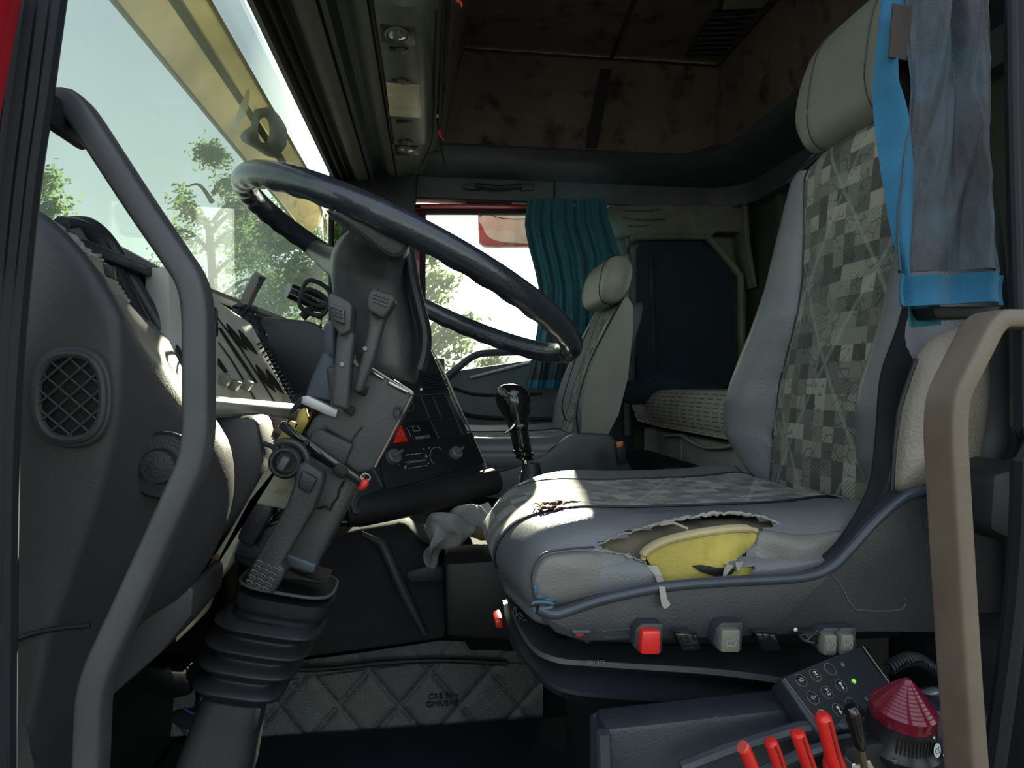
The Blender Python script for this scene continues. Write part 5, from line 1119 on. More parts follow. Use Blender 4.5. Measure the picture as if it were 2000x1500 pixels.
# rubber suspension bellows
def bpath(px, offz=0): return cat([P(x, y, Y=Y) for x, y, Y in px], 7)
rows = [bpath(r) for r in [
    [(1000, 1150, .92), (1012, 1172, .82), (1040, 1210, .74), (1090, 1246, .69), (1180, 1258, .68), (1400, 1262, .68), (1600, 1266, .68), (1700, 1268, .68)],
    [(986, 1142, .92), (996, 1180, .80), (1032, 1250, .70), (1082, 1282, .655), (1180, 1292, .645), (1400, 1306, .642), (1560, 1328, .64), (1700, 1350, .64)],
    [(986, 1150, .92), (996, 1192, .80), (1031, 1260, .70), (1080, 1292, .655), (1180, 1302, .645), (1400, 1318, .642), (1560, 1340, .64), (1700, 1362, .64)],
    [(1000, 1170, .93), (1010, 1205, .82), (1044, 1262, .72), (1090, 1298, .68), (1180, 1312, .67), (1400, 1330, .67), (1560, 1350, .67), (1700, 1364, .67)],
    [(982, 1172, .92), (992, 1220, .80), (1028, 1290, .70), (1085, 1338, .655), (1180, 1356, .642), (1400, 1366, .640), (1560, 1366, .64), (1700, 1372, .64)],
    [(982, 1182, .92), (992, 1232, .80), (1030, 1300, .70), (1085, 1346, .655), (1180, 1364, .642), (1400, 1374, .640), (1560, 1374, .64), (1700, 1380, .64)],
    [(1000, 1200, .93), (1014, 1250, .82), (1050, 1310, .74), (1100, 1350, .69), (1200, 1368, .68), (1400, 1378, .68), (1560, 1380, .68), (1700, 1384, .68)],
    [(990, 1210, .92), (1000, 1262, .82), (1040, 1318, .74), (1090, 1358, .70), (1160, 1374, .70), (1300, 1380, .70), (1560, 1386, .70), (1700, 1388, .70)],
    [(1010, 1240, .94), (1030, 1290, .86), (1060, 1330, .80), (1120, 1372, .78), (1200, 1388, .78), (1400, 1392, .78), (1560, 1396, .78), (1700, 1396, .78)]]]
m = MB(); m.loft([list(r) for r in rows], cap=False, closed=False); sb = m.build('suspension_bellows', mat('bellows_rubber', (.020, .021, .026), .42, bump=(150, .12)), ds, ang=25)
m = MB(); m.loft([rows[1], [p + V((0, -.0012, 0)) for p in rows[1]], [p + V((0, -.0012, 0)) for p in rows[2]], rows[2]], cap=False, closed=False); m.build('bellows_rim', mat('bellows_rim_highlight', (.085, .085, .085), .5), sb, ang=25)  # paler band paints in the highlight along the fold edge
m = MB(); O = P(1163, 1294, Y=.640); m.text('ISRI 303', O, (1, 0, -.02), (0, 0, 1), .0058, .0005); m.build('rim_letters', mat('rim_letters', (.16, .16, .14), .5), sb, smooth=False)
m = MB()
m.text('IVECO', P(1022, 1214, Y=.745), (.55, -.45, -.55), (.35, 0, .9), .013, .0003); m.build('fold_letters', mat('fold_letters', (.03, .03, .03), .4), sb, smooth=False)
m = MB(); m.box((.42, .92, .19), (.38, .34, .34), bevel=.02); m.build('pedestal', M['black'], ds)
m = MB(); m.slab([(966, 1212), (982, 1206), (984, 1228), (968, 1228)], .93, .97, .004); m.build('red_knob', M['redp'], ds)
m = MB(); m.tube(cat([P(*p, Y=.86) for p in [(992, 1150), (990, 1130), (1000, 1118)]], 3), .003, 6); m.build('cushion_clip', M['metal'], ds)
# seat belt across the bolster
sbelt = thing('seat_belt', 'dark seat belt webbing running along the near side of the driver backrest', 'seat belt', (.5, .7, .5))
m = MB(); L0 = [P(x, y, Y=Y) for x, y, Y in ((1775, 560, .70), (1754, 640, .70), (1722, 733, .69), (1712, 850, .675), (1698, 950, .66), (1645, 1048, .65), (1604, 1090, .65))]; L1 = [P(x, y, Y=Y) for x, y, Y in ((1875, 560, .69), (1832, 640, .69), (1782, 733, .68), (1754, 850, .665), (1728, 950, .655), (1660, 1058, .645), (1616, 1100, .645))]
L0 = cat(L0, 5); L1 = cat(L1, 5)
m.loft([[a, b_, b_ + V((.0, .003, 0)), a + V((0, .003, 0))] for a, b_ in zip(L0, L1)]); m.build('webbing', M['webbing'], sbelt)
m = MB(); m.slab([(1608, 1076), (1640, 1072), (1646, 1096), (1612, 1104)], .652, .668, .006); m.build('belt_anchor', M['bluegrey'], sbelt)
# ---- passenger seat
ps = thing('passenger_seat', 'grey passenger seat with small headrest, seen side-on beyond the gear lever', 'seat', (.35, 2.18, 0))
yc2 = 2.18
cp = dict(yc=yc2, hw=.235, zb=.46, xb=.50, dz=-.02, xf=[(-.24, .02), (0, .0), (.24, .02)], zt=[(-.24, .600), (-.2, .606), (-.12, .595), (.12, .595), (.19, .62), (.24, .61)], fw=.13, fo=0, mat=M['vinyl'], fab=M['fabric2'], pipe=M['piping'])
make_cushion(cp, ps)
bp2 = dict(yc=yc2, z0=.585, z1=1.02, th=.105, hwz=[(.585, .21), (.66, .235), (.8, .225), (.95, .20), (1.0, .17), (1.02, .13)], xz=[(.585, .47), (.67, .50), (.75, .520), (.85, .555), (1.007, .612), (1.02, .62)], bolz=[(.585, .03), (.68, .05), (.85, .042), (1.02, .02)],
           seam=[(.585, .13), (.8, .12), (1.02, .10)], mat=M['vinyl'], fabb=M['fabric'], pipe=M['piping'])
make_back(bp2, ps)
m = MB(); m.loft([[P(x, y, Y=Y) for x, y in ((1210, 592), (1226, 580), (1236, 596), (1236, 650), (1226, 740), (1208, 810), (1186, 852), (1136, 852), (1136, 800), (1146, 740), (1166, 684), (1192, 634))] for Y in (1.945, 2.0)]); m.build('side_panel', M['vinylhead'], ps)
m = MB(); m.tube(cat([P(*p, Y=1.94) for p in [(1214, 588), (1200, 612), (1176, 656), (1152, 706), (1134, 762), (1126, 810), (1130, 850)]], 5), .003, 6); m.tube(cat([P(*p, Y=1.94) for p in [(1106, 822), (1098, 800), (1102, 770), (1124, 700), (1150, 640)]], 5), .0025, 6); m.build('side_piping', M['piping'], ps)
m = MB(); m.loft(make_head((.590, 1.97, 2.25, 1.005, 1.165, .048), ps)); m.build('headrest', M['vinylhead'], ps, ang=70)
m = MB(); m.tube([p + (p - V((.59, p.y, 1.085))) * .01 for p in make_head((.590, 1.97, 2.25, 1.005, 1.165, .048), ps)[3]], .002, 6, closed=True); m.build('headrest_seam', M['piping'], ps)
m = MB(); m.slab([(960, 925), (1000, 915), (1060, 890), (1110, 852), (1130, 845), (1196, 848), (1236, 918), (1236, 1000), (1200, 1100), (900, 1100), (900, 930)], 1.93, 1.97, .012, tr=1.93); m.build('shell', mat('passenger_shell', (.055, .058, .064), .4), ps)
m = MB(); m.box((.22, 2.2, .22), (.42, .4, .42), bevel=.02); m.build('pedestal', M['black'], ps)
bk_ = thing('belt_buckle', 'belt buckle with orange button beside the passenger seat', 'buckle', P(1212, 900, Y=1.85))
m = MB(); m.slab([(1203, 866), (1221, 866), (1226, 905), (1210, 910)], 1.84, 1.87, .004); m.build('buckle_body', M['dash2'], bk_)
m = MB(); m.slab([(1205, 864), (1218, 862), (1216, 872), (1206, 875)], 1.835, 1.85, .002); m.build('button', M['orange'], bk_)
# ================================================================== bunk
bn = thing('bunk', 'beige bunk with dashed cloth mattress behind the seats', 'bed', (1.15, 1.7, 0))
m = MB(); bx0 = P(1240, 800, Y=2.6)
ringb = [(.86, .60), (.845, .64), (.85, .69), (.88, .722), (.95, .73), (1.36, .73), (1.38, .70), (1.38, .60), (1.36, .585), (.90, .585)]
pr = cat([V((x, 0, z)) for x, z in ringb], 4, True); m.loft([[V((p.x + d_, Y, .655 + (p.z - .655) * s_)) for p in pr] for Y, s_, d_ in ((.76, 1, 0), (1.5, 1, 0), (2.3, 1.0, 0), (2.56, .9, 0), (2.64, .5, .01))]); m.build('mattress', M['bunk'], bn, ang=60)
m = MB(); m.box((1.13, 1.67, .29), (.50, 1.80, .56), bevel=.01); bb = m.build('bunk_base', M['bunkbase'], bn)
m = MB(); m.tube(cat([P(x, y, X=.868) for x, y in [(1298, 852), (1330, 850), (1350, 862), (1378, 874), (1412, 874), (1440, 868)]], 5), .010, 10, flat=.6); m.build('moulded_lip', M['bunkbase'], bb)
m = MB(); m.tube([P(1331, 858, X=.875), P(1332, 935, X=.875)], .003, 6); m.build('base_seam', M['mark'], bb)
m = MB(); m.box((.80, 2.2, .26), (.14, .5, .46), bevel=.02); m.build('dark_area_block', M['black'], bn)  # black block added to fill the dark area beside the bunk
bl_ = MB(); rn = random.Random(8)
bl_.puff(cat([P(*p, Y=2.45) for p in [(1212, 770), (1230, 745), (1290, 735), (1350, 742), (1405, 752), (1420, 768), (1340, 772), (1240, 790)]], 5, True), .07, (-.6, -1, .2), 8, .5, wob=.03, ws=9); bl_ = bl_.build('blanket', M['tealdark'], ang=80); tag(bl_, 'dark blanket bunched on the far end of the bunk under the teal window cover', 'blanket')
m = MB(); m.tube([P(1432, 910, X=.62), P(1398, 942, X=.60)], .004, 8); m.slab([(1404, 940), (1436, 908), (1452, 920), (1452, 950), (1410, 948)], 1.18, 1.2, .004); m.build('recliner_hinge', M['silver'], ds)
# ================================================================== curtains
def curtain(name, left, right, y0, y1, Y, folds, amp, mt, label, seed=1, nu=110, nv=60, lean=0):
    m = MB()
    def f(u, v):
        y = y0 + (y1 - y0) * v; xl = interp(y, left); xr = interp(y, right); x = xl + (xr - xl) * u
        d = amp * (.35 + .65 * max(v, 0) ** .3) * (sin(u * folds * 2 * pi + 1.2 * noise.noise(V((u * 3, v * 1.6, seed)))) + .5 * sin(u * folds * 4.7 * pi + seed + 2 * noise.noise(V((u * 2, v * 2, seed + 5)))))
        d += amp * .9 * noise.noise(V((u * 4, v * 5, seed * 3)))
        p = P(x, y, Y=Y); p.y += d; return p
    m.grid(f, nu, nv, thick=.0015); return m, f
m, f = curtain('curtain', [(385, 1032), (420, 1026), (440, 1024), (480, 1032), (560, 1052), (640, 1050), (720, 1038), (760, 1030)], [(385, 1182), (430, 1188), (500, 1212), (620, 1212), (760, 1205)], 388, 742, 2.60, 7, .022, M['teal'], '', 2)
pc = m.build('curtain', M['teal'], ang=80); tag(pc, 'teal curtain gathered beside the passenger door window', 'curtain')
m = MB(); m.grid(lambda u, v: f(u, 1 + .045 * v) + V((0, -.002, 0)), 110, 3, thick=.002); m.build('hem', M['blue'], pc, ang=80, label='bright blue hem')
m = MB(); m.grid(lambda u, v: f(u * .46, .80 + .20 * v) + V((0, -.004, 0)), 60, 14, thick=.001); m.build('faded_corner', M['lining'], pc, ang=80)
m = MB(); m.tube([P(1000, 397, Y=2.62), P(1200, 402, Y=2.62)], .003, 6); rod = m.build('curtain_rod', M['silver']); tag(rod, 'thin curtain rail above the passenger door window', 'rail')
# driver-side curtain hanging in the door opening
def cf(u, v, off=0):
    y = -330 + (528 + 330) * v
    xl = interp(y, [(-60, 1790), (60, 1780), (170, 1785), (250, 1778), (400, 1764), (528, 1758)]); xr = interp(y, [(-60, 1925), (100, 1940), (300, 1945), (528, 1965)])
    x = xl + (xr - xl) * u
    d = .006 * sin(u * 4.2 * pi + 1.5 * noise.noise(V((u * 2, v * 2.2, 3))) + .6) + .010 * noise.noise(V((u * 2.6, v * 3.6, 9))) + .005 * noise.noise(V((u * 7, v * 5, 4))) + .009 * abs(noise.noise(V((u * 4, v * 4 + u * 3, 2)))) + .0015 * abs(noise.noise(V((u * 13, v * 9, 5))))
    p = P(x, y + 3 * sin(u * 7), Y=.49); p.y += d + off; return p
m = MB(); m.grid(cf, 120, 180, thick=.0015); dc = m.build('curtain', M['lining'], ang=80); tag(dc, 'faded brown and blue curtain hanging in the driver doorway at the upper right', 'curtain')
m = MB(); m.grid(lambda u, v: cf(u, 1 + .0) + V((0, -.003, -.003 - .026 * v)) + V((.0, .002 * sin(v * 3), 0)), 120, 8, thick=.002); m.build('hem', M['blue'], dc, ang=80, label='bright blue hem')
def cb(u, v):
    y = -330 + 920 * v; xl = interp(y, [(-60, 1742), (20, 1732), (170, 1718), (330, 1722), (470, 1738), (590, 1768)]); xr = interp(y, [(-60, 1785), (20, 1770), (90, 1742), (170, 1738), (240, 1754), (330, 1768), (470, 1768), (528, 1762), (590, 1772)])
    p = P(xl + (xr - xl) * u, y, Y=.505); p.y += .010 * sin(u * 2.2 + v * 4) + .004 * noise.noise(V((u, v * 6, 2))); return p
m = MB(); m.grid(cb, 16, 90, thick=.0012); m.build('border', M['blue'], dc, ang=80, label='bright blue folded border')
m = MB(); m.grid(lambda u, v: P(1742 + 42 * u - 8 * v, 8 + 105 * v + 8 * u, Y=.498), 6, 8, thick=.0015); m.build('patch', mat('dark_brown_patch', (.05, .038, .034), .85, bump=(900, .5)), dc, ang=80)
m = MB(); m.grid(lambda u, v: P(interp(u, [(0, 1744), (1, 1800)]) + 12 * v, 120 + 170 * v - 8 * u, Y=.512), 8, 8, thick=.0012); m.grid(lambda u, v: P(1765 + 40 * u, 60 + 470 * v, Y=.515), 8, 20, thick=.0012); m.build('inner_fold', mat('dark_fold_cloth', (.028, .022, .024), .85, bump=(700, .3)), dc, ang=80)
def ct(u, v):
    p = P(1770 + 50 * u + 6 * v, 575 + 65 * v - 4 * u, Y=.52); p.y += .006 * sin(u * 5); return p
m = MB(); m.grid(ct, 16, 10, thick=.0015); m.build('back_corner', M['teal'], dc, ang=80)
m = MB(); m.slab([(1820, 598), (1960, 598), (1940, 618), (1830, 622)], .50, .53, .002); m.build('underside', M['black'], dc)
# ================================================================== overhead lamp console
oc = thing('overhead_console', 'olive overhead console with two reading lamps and a yellowed light cover', 'console', (-.06, 1.8, 1.6))
z0 = .808
prof = [(-.125, .850), (-.118, .822), (-.108, z0), (-.03, z0 - .004), (-.008, z0 + .010), (.004, .850), (.010, .90), (-.12, .90)]
Y0c, Y1c = 1.34, 2.20
rings = []
for Y, s_ in ((Y0c, .0), (Y0c + .012, .6), (Y0c + .04, 1), (1.8, 1), (Y1c - .03, 1), (Y1c - .008, .75), (Y1c, .3)):
    rings.append([V((x, Y, .75 + .90 + (z - .90) * (.25 + .75 * s_))) for x, z in [(p.x, p.z) for p in cat([V((a, 0, b_)) for a, b_ in prof], 3, True)]])
m = MB(); m.loft(rings); ob = m.build('housing', M['console'], oc, ang=45)
ZB = .75 + z0 - .004
def onC(px, py, h=0): return P(px, py, Z=ZB - h)
def flatC(m, pts, h=.001, t=.003, bevel=0): m.prism([onC(*p, h) for p in pts], (0, 0, -t), bevel); return m
def rlamp(cx, cy, rx, ry, pts, bezel):
    m = MB(); flatC(m, pts, -.004, .007, .002); bz = m.build('lamp_bezel', M['dash2'], oc)
    O = onC(cx, cy, .003); r = (onC(cx + rx, cy) - O).length; m = MB()
    m.lathe([(r * 1.25, -.002), (r * 1.25, .004), (r * 1.05, .006), (r, .002)], O, (0, 0, -1), 28); m.build('ring', M['console'], bz)
    m = MB(); m.lathe([(r, .001), (r * .8, .006), (r * .4, .009), (0, .010)], O, (0, 0, -1), 24); m.build('lens', M['lens'], bz)
rlamp(776, 67, 20, 12, [(742, 46), (810, 50), (812, 84), (744, 78)], 0)
rlamp(794, 292, 13, 7, [(770, 282), (816, 284), (818, 300), (772, 300)], 0)
for pts in ([(760, 90), (798, 92), (798, 98), (760, 96)], [(766, 154), (801, 155), (801, 159), (766, 158)], [(774, 234), (804, 235), (804, 239), (774, 238)], [(778, 274), (806, 275), (806, 279), (778, 278)]):
    m = MB(); flatC(m, pts, -.002, .005, .001); m.build('slide_slot', M['dash2'], oc)
for x, y in ((786, 96), (788, 157), (797, 277)):
    m = MB(); flatC(m, [(x - 12, y - 3), (x + 4, y - 3), (x + 6, y + 1), (x + 2, y + 6), (x - 3, y + 2), (x - 12, y)], .002, .006, .001); m.build('slide_switch', mat('taupe_slide', (.14, .125, .10), .4), oc)
m = MB(); 
a = [onC(754, 164, .004), onC(814, 168, .004), onC(820, 231, .004), onC(761, 227, .004)]; m.prism(a, (0, 0, .006), .002)
m.prism([onC(814, 168, .0045), onC(832, 163, -.012), onC(830, 231, -.012), onC(820, 231, .0045)], (0, 0, .005), .001)
m.build('light_cover', M['diffuser'], oc)
m = MB(); m.tube([V((-.123, Y0c + .02, .75 + .815)), V((-.123, Y1c, .75 + .815))], .003, 6); m.tube([V((-.128, .5, .75 + .846)), V((-.128, Y0c, .75 + .846))], .003, 6); m.build('edge_seam', M['black'], oc)
# cable with red crimps along the console
cb_ = thing('cable', 'thin dark cable with red crimp ends hanging beside the overhead console', 'cable', P(858, 200, Y=2.0))
m = MB(); m.tube(cat([P(x, y, Y=Y) for x, y, Y in ((866, -20, 1.3), (862, 60, 1.5), (860, 130, 1.8), (856, 200, 2.0), (856, 250, 2.1), (868, 320, 2.3), (872, 330, 2.4))], 6), .0035, 6); m.tube(cat([P(x, y, Y=Y) for x, y, Y in ((852, 20, 1.4), (848, 150, 1.8), (846, 235, 2.0), (838, 290, 2.2), (800, 360, 2.4))], 6), .003, 6); m.build('wire', M['strap'], cb_)
m = MB(); m.tube(cat([P(x, y, Y=2.08) for x, y in ((858, 254), (859, 262), (862, 268), (870, 275))], 3), [.0055, .0055, .0055, .005, .004, .004, .003, .002, .001, .001][:10], 8); m.build('red_crimp', M['redp'], cb_)
m = MB(); m.tube(cat([P(x, y, Y=1.3) for x, y in ((892, 0), (900, 6), (902, 14))], 3), [.004, .004, .004, .003, .003, .002, .001][:7], 8); m.build('red_crimp', M['redp'], cb_)
m = MB(); m.box(P(854, 226, Y=2.02), (.008, .006, .01), bevel=.001); m.build('connector', M['brass'], cb_)
m = MB(); m.tube(cat([P(x, y, Y=2.3) for x, y in ((835, 300), (848, 296), (866, 292))], 4), .002, 5); m.build('thin_wire', M['strap'], cb_)
# header handle above the passenger door
hh = thing('grab_handle', 'small dark grab handle recessed in the moulding above the passenger door', 'handle', P(965, 364, Y=2.70))
m = MB(); m.slab([(906, 358), (936, 356), (936, 370), (906, 368)], 2.69, 2.72, .004); m.build('mount', M['header'], hh); m = MB(); m.slab([(1018, 358), (1044, 358), (1044, 370), (1018, 372)], 2.69, 2.72, .004); m.build('mount', M['header'], hh)
m = MB(); m.tube(cat([P(*p, Y=2.675) for p in [(930, 362), (945, 363), (975, 366), (1010, 363), (1020, 362)]], 4), .009, 10); m.build('grip', M['dash2'], hh)
# ================================================================== exterior sun visor
vs = thing('sun_visor', 'amber translucent exterior sun visor outside the windshield top', 'sun visor', (-.5, 1.6, 1.4))
def vx(r, zc, Y): return V((r * zc / 1.008, Y, .75 + zc))
m = MB()
def vf(u, v):
    Y = .5 + 2.25 * v; end = max(0, (Y - 2.35) / .4); r0 = vx(-.825, .665, Y); r1 = vx(-.575, .765, Y)
    p = r0.lerp(r1, u if True else 0); p = r0.lerp(r1, min(1, max(0, u * (1 - .0 * end) + .35 * end * end * (1 - u))))
    p.z += .02 * sin(pi * u); p.z -= .10 * end * end; return p
m.grid(vf, 20, 60, thick=.004); m.build('visor_sheet', M['amber'], vs, ang=60)
m = MB(); m.tube([vf(0, v / 30) for v in range(31)], .006, 8); m.build('lower_edge', mat('dark_amber_edge', (.16, .13, .07), .3), vs)
m = MB(); m.tube([vf(1, v / 30) for v in range(31)], .005, 8); m.build('upper_edge', mat('amber_edge', (.40, .30, .14), .3), vs)
m = MB(); m.loft([[vf(.52, v / 30) + V((0, 0, -.008)), vf(.66, v / 30) + V((0, 0, -.008)), vf(.66, v / 30) + V((0, 0, -.016)), vf(.52, v / 30) + V((0, 0, -.016))] for v in range(0, 26)]); m.build('stiffening_rib', mat('dark_brown_rib', (.05, .042, .03), .5), vs)
br = MB()
bpx = [(496, 214), (528, 208), (546, 226), (560, 250), (560, 285), (540, 310), (520, 305), (498, 290), (470, 275), (468, 262), (490, 246)]
ov = [(515 + 12 * cos(a) + 3 * sin(a) * -1, 254 - 24 * sin(a)) for a in [k * 2 * pi / 14 for k in range(14)]]
b = bmesh.new(); XB_ = -.418
def addloop(pts, X): return [b.verts.new(P(*p, X=X)) for p in pts]
def ringdens(pts, n):
    q = [V((*p, 0)) for p in pts]; q.append(q[0]); L_ = [0]
    for u_, v_ in zip(q, q[1:]): L_.append(L_[-1] + (v_ - u_).length)
    o_ = []
    for k in range(n):
        s_ = L_[-1] * k / n; j = max(i for i in range(len(L_)) if L_[i] <= s_ + 1e-9); j = min(j, len(q) - 2); t = (s_ - L_[j]) / (L_[j + 1] - L_[j]); p = q[j].lerp(q[j + 1], t); o_.append((p.x, p.y))
    return o_
cx0, cy0 = 515, 254
def angsort(pts): return pts
o_ = ringdens(bpx, 28); i_ = []
for p in o_:
    a = math.atan2(-(p[1] - cy0), p[0] - cx0); i_.append((cx0 + 11 * cos(a), cy0 - 25 * sin(a)))
A1 = addloop(o_, XB_); A2 = addloop(i_, XB_); B1 = addloop(o_, XB_ - .008); B2 = addloop(i_, XB_ - .008); n = 28
for k in range(n):
    j = (k + 1) % n; b.faces.new((A1[k], A1[j], A2[j], A2[k])); b.faces.new((B1[k], B2[k], B2[j], B1[j])); b.faces.new((A1[k], B1[k], B1[j], A1[j])); b.faces.new((A2[k], A2[j], B2[j], B2[k]))
bmesh.ops.recalc_face_normals(b, faces=b.faces); br._merge(b); br.build('mount_bracket', M['dash2'], vs)
m = MB(); m.puff(cat([P(*p, X=-.43) for p in [(484, 174), (490, 186), (478, 225), (462, 252), (456, 248), (468, 210)]], 4, True), .003, (1, 0, 0), 4, 1); st = m.build('sticker', glassmat('scratched_clear_sticker', (.8, .82, .78), haze=.5)); tag(st, 'scratched pale sticker on the windshield by the visor bracket', 'sticker')
# ================================================================== outside mirror beyond the passenger window
mi = thing('outside_mirror', 'red framed outside mirror at the top of the passenger door window', 'mirror', P(985, 448, Y=2.95))
m = MB(); m.slab([(934, 413), (1062, 413), (1062, 480), (948, 479), (936, 470)], 2.95, 3.02, .010); m.build('mirror_case', M['red'], mi)
m = MB(); m.prism(cat([P(*p, Y=2.945) for p in [(944, 420), (1058, 420), (1058, 470), (1000, 474), (960, 466), (944, 446)]], 4, True), (0, .006, 0), 0); m.build('mirror_glass', mat('painted_mirror_reflection', (.78, .64, .52), .5), mi, smooth=False)  # matt beige colour stands in for what the mirror reflects
m = MB(); m.tube(cat([P(*p, Y=2.935) for p in [(958, 420), (980, 426), (1010, 428), (1040, 426)]], 4), .002, 5); m.build('mirror_wire', M['black'], mi)
m = MB(); m.tube([P(1050, 416, Y=2.97), P(1055, 400, Y=2.90), P(1058, 396, Y=2.775)], .010, 8); m.build('mirror_arm', M['black'], mi)
# ================================================================== side console by the driver seat
sd_ = thing('side_console', 'dark ridged plastic console below the driver seat at the bottom right', 'console', (.3, .55, 0))
m = MB(); m.prism([P(1150, 1392, Y=.60), P(1170, 1385, Y=.625), P(1620, 1352, Y=.625), P(1900, 1330, Y=.625), P(1990, 1440, Y=.56), P(1990, 1600, Y=.56), P(1200, 1600, Y=.56), P(1180, 1425, Y=.58)], (0, .0, -.10), .004)
m.slab([(1182, 1424), (1400, 1400), (1560, 1382), (1700, 1372), (1960, 1400), (2040, 1430), (2040, 1600), (1196, 1600)], .56, .60, .006, tr=.56); m.build('body', mat('blue_black_plastic', (.030, .034, .044), .4, bump=(400, .2)), sd_)
m = MB(); m.tube([P(1330, 1500, Y=.535), P(1420, 1465, Y=.535), P(1560, 1422, Y=.535), P(1700, 1412, Y=.535)], .006, 8); m.tube([P(1440, 1530, Y=.52), P(1560, 1475, Y=.52), P(1650, 1445, Y=.52), P(1700, 1440, Y=.52)], .005, 8); m.tube([P(1178, 1430, Y=.556), P(1184, 1600, Y=.556)], .006, 8); m.build('ridge', mat('ridge_plastic', (.045, .05, .062), .4), sd_)
m = MB(); m.lathe([(.006, 0), (.006, .002), (.003, .002), (.003, -.002), (0, -.002)], P(1284, 1402, Y=.60), (0, -.1, 1), 16); m.build('screw_hole', M['black'], sd_)
m = MB(); m.slab([(1655, 1460), (1730, 1450), (1745, 1600), (1600, 1600)], .50, .515, .003); m.build('tray', M['black'], sd_)
m = MB(); m.slab([(1664, 1492), (1700, 1484), (1722, 1520), (1722, 1600), (1650, 1600)], .49, .51, .002); m.build('lever_base', M['metal'], sd_)
m = MB(); m.lathe([(.0, .0), (.050, .0), (.052, -.02), (.052, -.06)], P(1752, 1462, Y=.52), (0, -.25, 1), 32); m.build('lamp_seat', mat('lamp_seat_plastic', (.035, .038, .045), .4), sd_)
# red levers
for k, (pts, r, lab) in enumerate([
    ([(1448, 1458), (1454, 1464), (1462, 1482), (1472, 1510), (1480, 1560)], .0052, 'short red plastic lever, first from the left, with a worn pale tip'),
    ([(1502, 1446), (1508, 1456), (1520, 1490), (1530, 1530), (1536, 1570)], .0052, 'red grooved plastic lever, second from the left of the row'),
    ([(1556, 1428), (1560, 1440), (1574, 1480), (1586, 1520), (1594, 1570)], .0056, 'red grooved plastic lever, third from the left of the row'),
    ([(1604, 1394), (1610, 1410), (1620, 1450), (1632, 1490), (1660, 1560)], .0062, 'tall red forked plastic lever nearest to the black-knobbed lever')]):
    t = thing('red_lever', lab, 'lever', P(pts[-1][0], pts[-1][1], Y=.47), 'red levers in the side console')
    c = cat([P(*p, Y=.47) for p in pts], 5); n_ = len(c)
    m = MB(); m.tube(c, [r * min(1.0, .55 + .45 * i / 3) * (1 if i < 12 else 1 + .02 * (i - 12)) for i in range(n_)], 12, up=(0, 1, 0), flat=1.2); m.build('grip', M['redp'], t)
    if k: m = MB(); m.tube([p + V((.0006, -r * 1.12, 0)) for p in c[3:]], r * .22, 6, up=(0, 1, 0)); m.build('groove', mat('dark_red_groove', (.25, .01, .01), .4), t)
    else: m = MB(); m.tube([p + V((0, -.0006, .0004)) for p in c[:5]], r * .98, 10, up=(0, 1, 0)); m.build('worn_tip', mat('faded_red_tip', (.75, .10, .07), .4), t)
    if k == 3:
        m = MB(); m.tube(cat([P(*p, Y=.475) for p in [(1626, 1462), (1618, 1490), (1622, 1520), (1630, 1570)]], 4), .0045, 10, up=(0, 1, 0)); m.build('second_prong', M['redp'], t)
bl2 = thing('black_lever', 'small lever with shiny black knob beside the red levers', 'lever', P(1685, 1500, Y=.485))
m = MB(); m.tube([P(1680, 1455, Y=.485), P(1688, 1500, Y=.485)], .003, 8); m.build('stem', mat('brown_metal_stem', (.16, .11, .07), .4, metal=.5), bl2)
m = MB(); m.tube([P(*p, Y=.485) for p in [(1659, 1379), (1661, 1384), (1666, 1398), (1674, 1430), (1681, 1458), (1683, 1464)]], [.0035, .0056, .0062, .0056, .0046, .003], 14, up=(0, 1, 0)); m.build('knob', M['gloss'], bl2)
# ------------------------------------------------------------------ remote control
rc = thing('remote_control', 'dark wired remote control with nine round buttons leaning under the driver seat', 'remote control', P(1640, 1350, Y=.57))
R0 = P(1524, 1322, Y=.56); R1 = P(1682, 1260, Y=.60); R3 = P(1606, 1440, Y=.52)
nR = (R1 - R0).cross(R3 - R0).normalized()
if nR.y > 0: nR = -nR
def onR(px, py, h=0): return PL(px, py, R0, nR) + nR * h
R2 = onR(1772, 1384)
m = MB(); m.prism([R0, R1, R2, R3], -nR * .022, .0035, 3); m.build('case', mat('remote_case', (.022, .025, .032), .35, bump=(500, .2)), rc)
U1 = (R1 - R0); U3 = (R3 - R0)
m = MB(); q = [onR(*p, .0002) for p in [(1532, 1326), (1620, 1288), (1688, 1392), (1610, 1428)]]; m.prism(q, nR * .0008, 0); kp = m.build('keypad', mat('keypad_black', (.016, .016, .018), .5), rc)
m = MB(); loop = q; m.tube(loop, .0004, 5, closed=True, up=nR); m.tube([onR(1684, 1263, .001), onR(1770, 1382, .001)], .0005, 5, up=nR); m.build('border_line', M['mark'], kp)
btn = [(1563, 1330, 'a'), (1591, 1320, 'M1'), (1620, 1308, ''), (1586, 1364, 'b'), (1614, 1354, 'M2'), (1641, 1341, 'c'), (1607, 1400, 'STOP'), (1636, 1388, 'd'), (1662, 1377, '')]
ux = U1.normalized(); uy = nR.cross(ux).normalized()
if uy.z < 0: uy = -uy
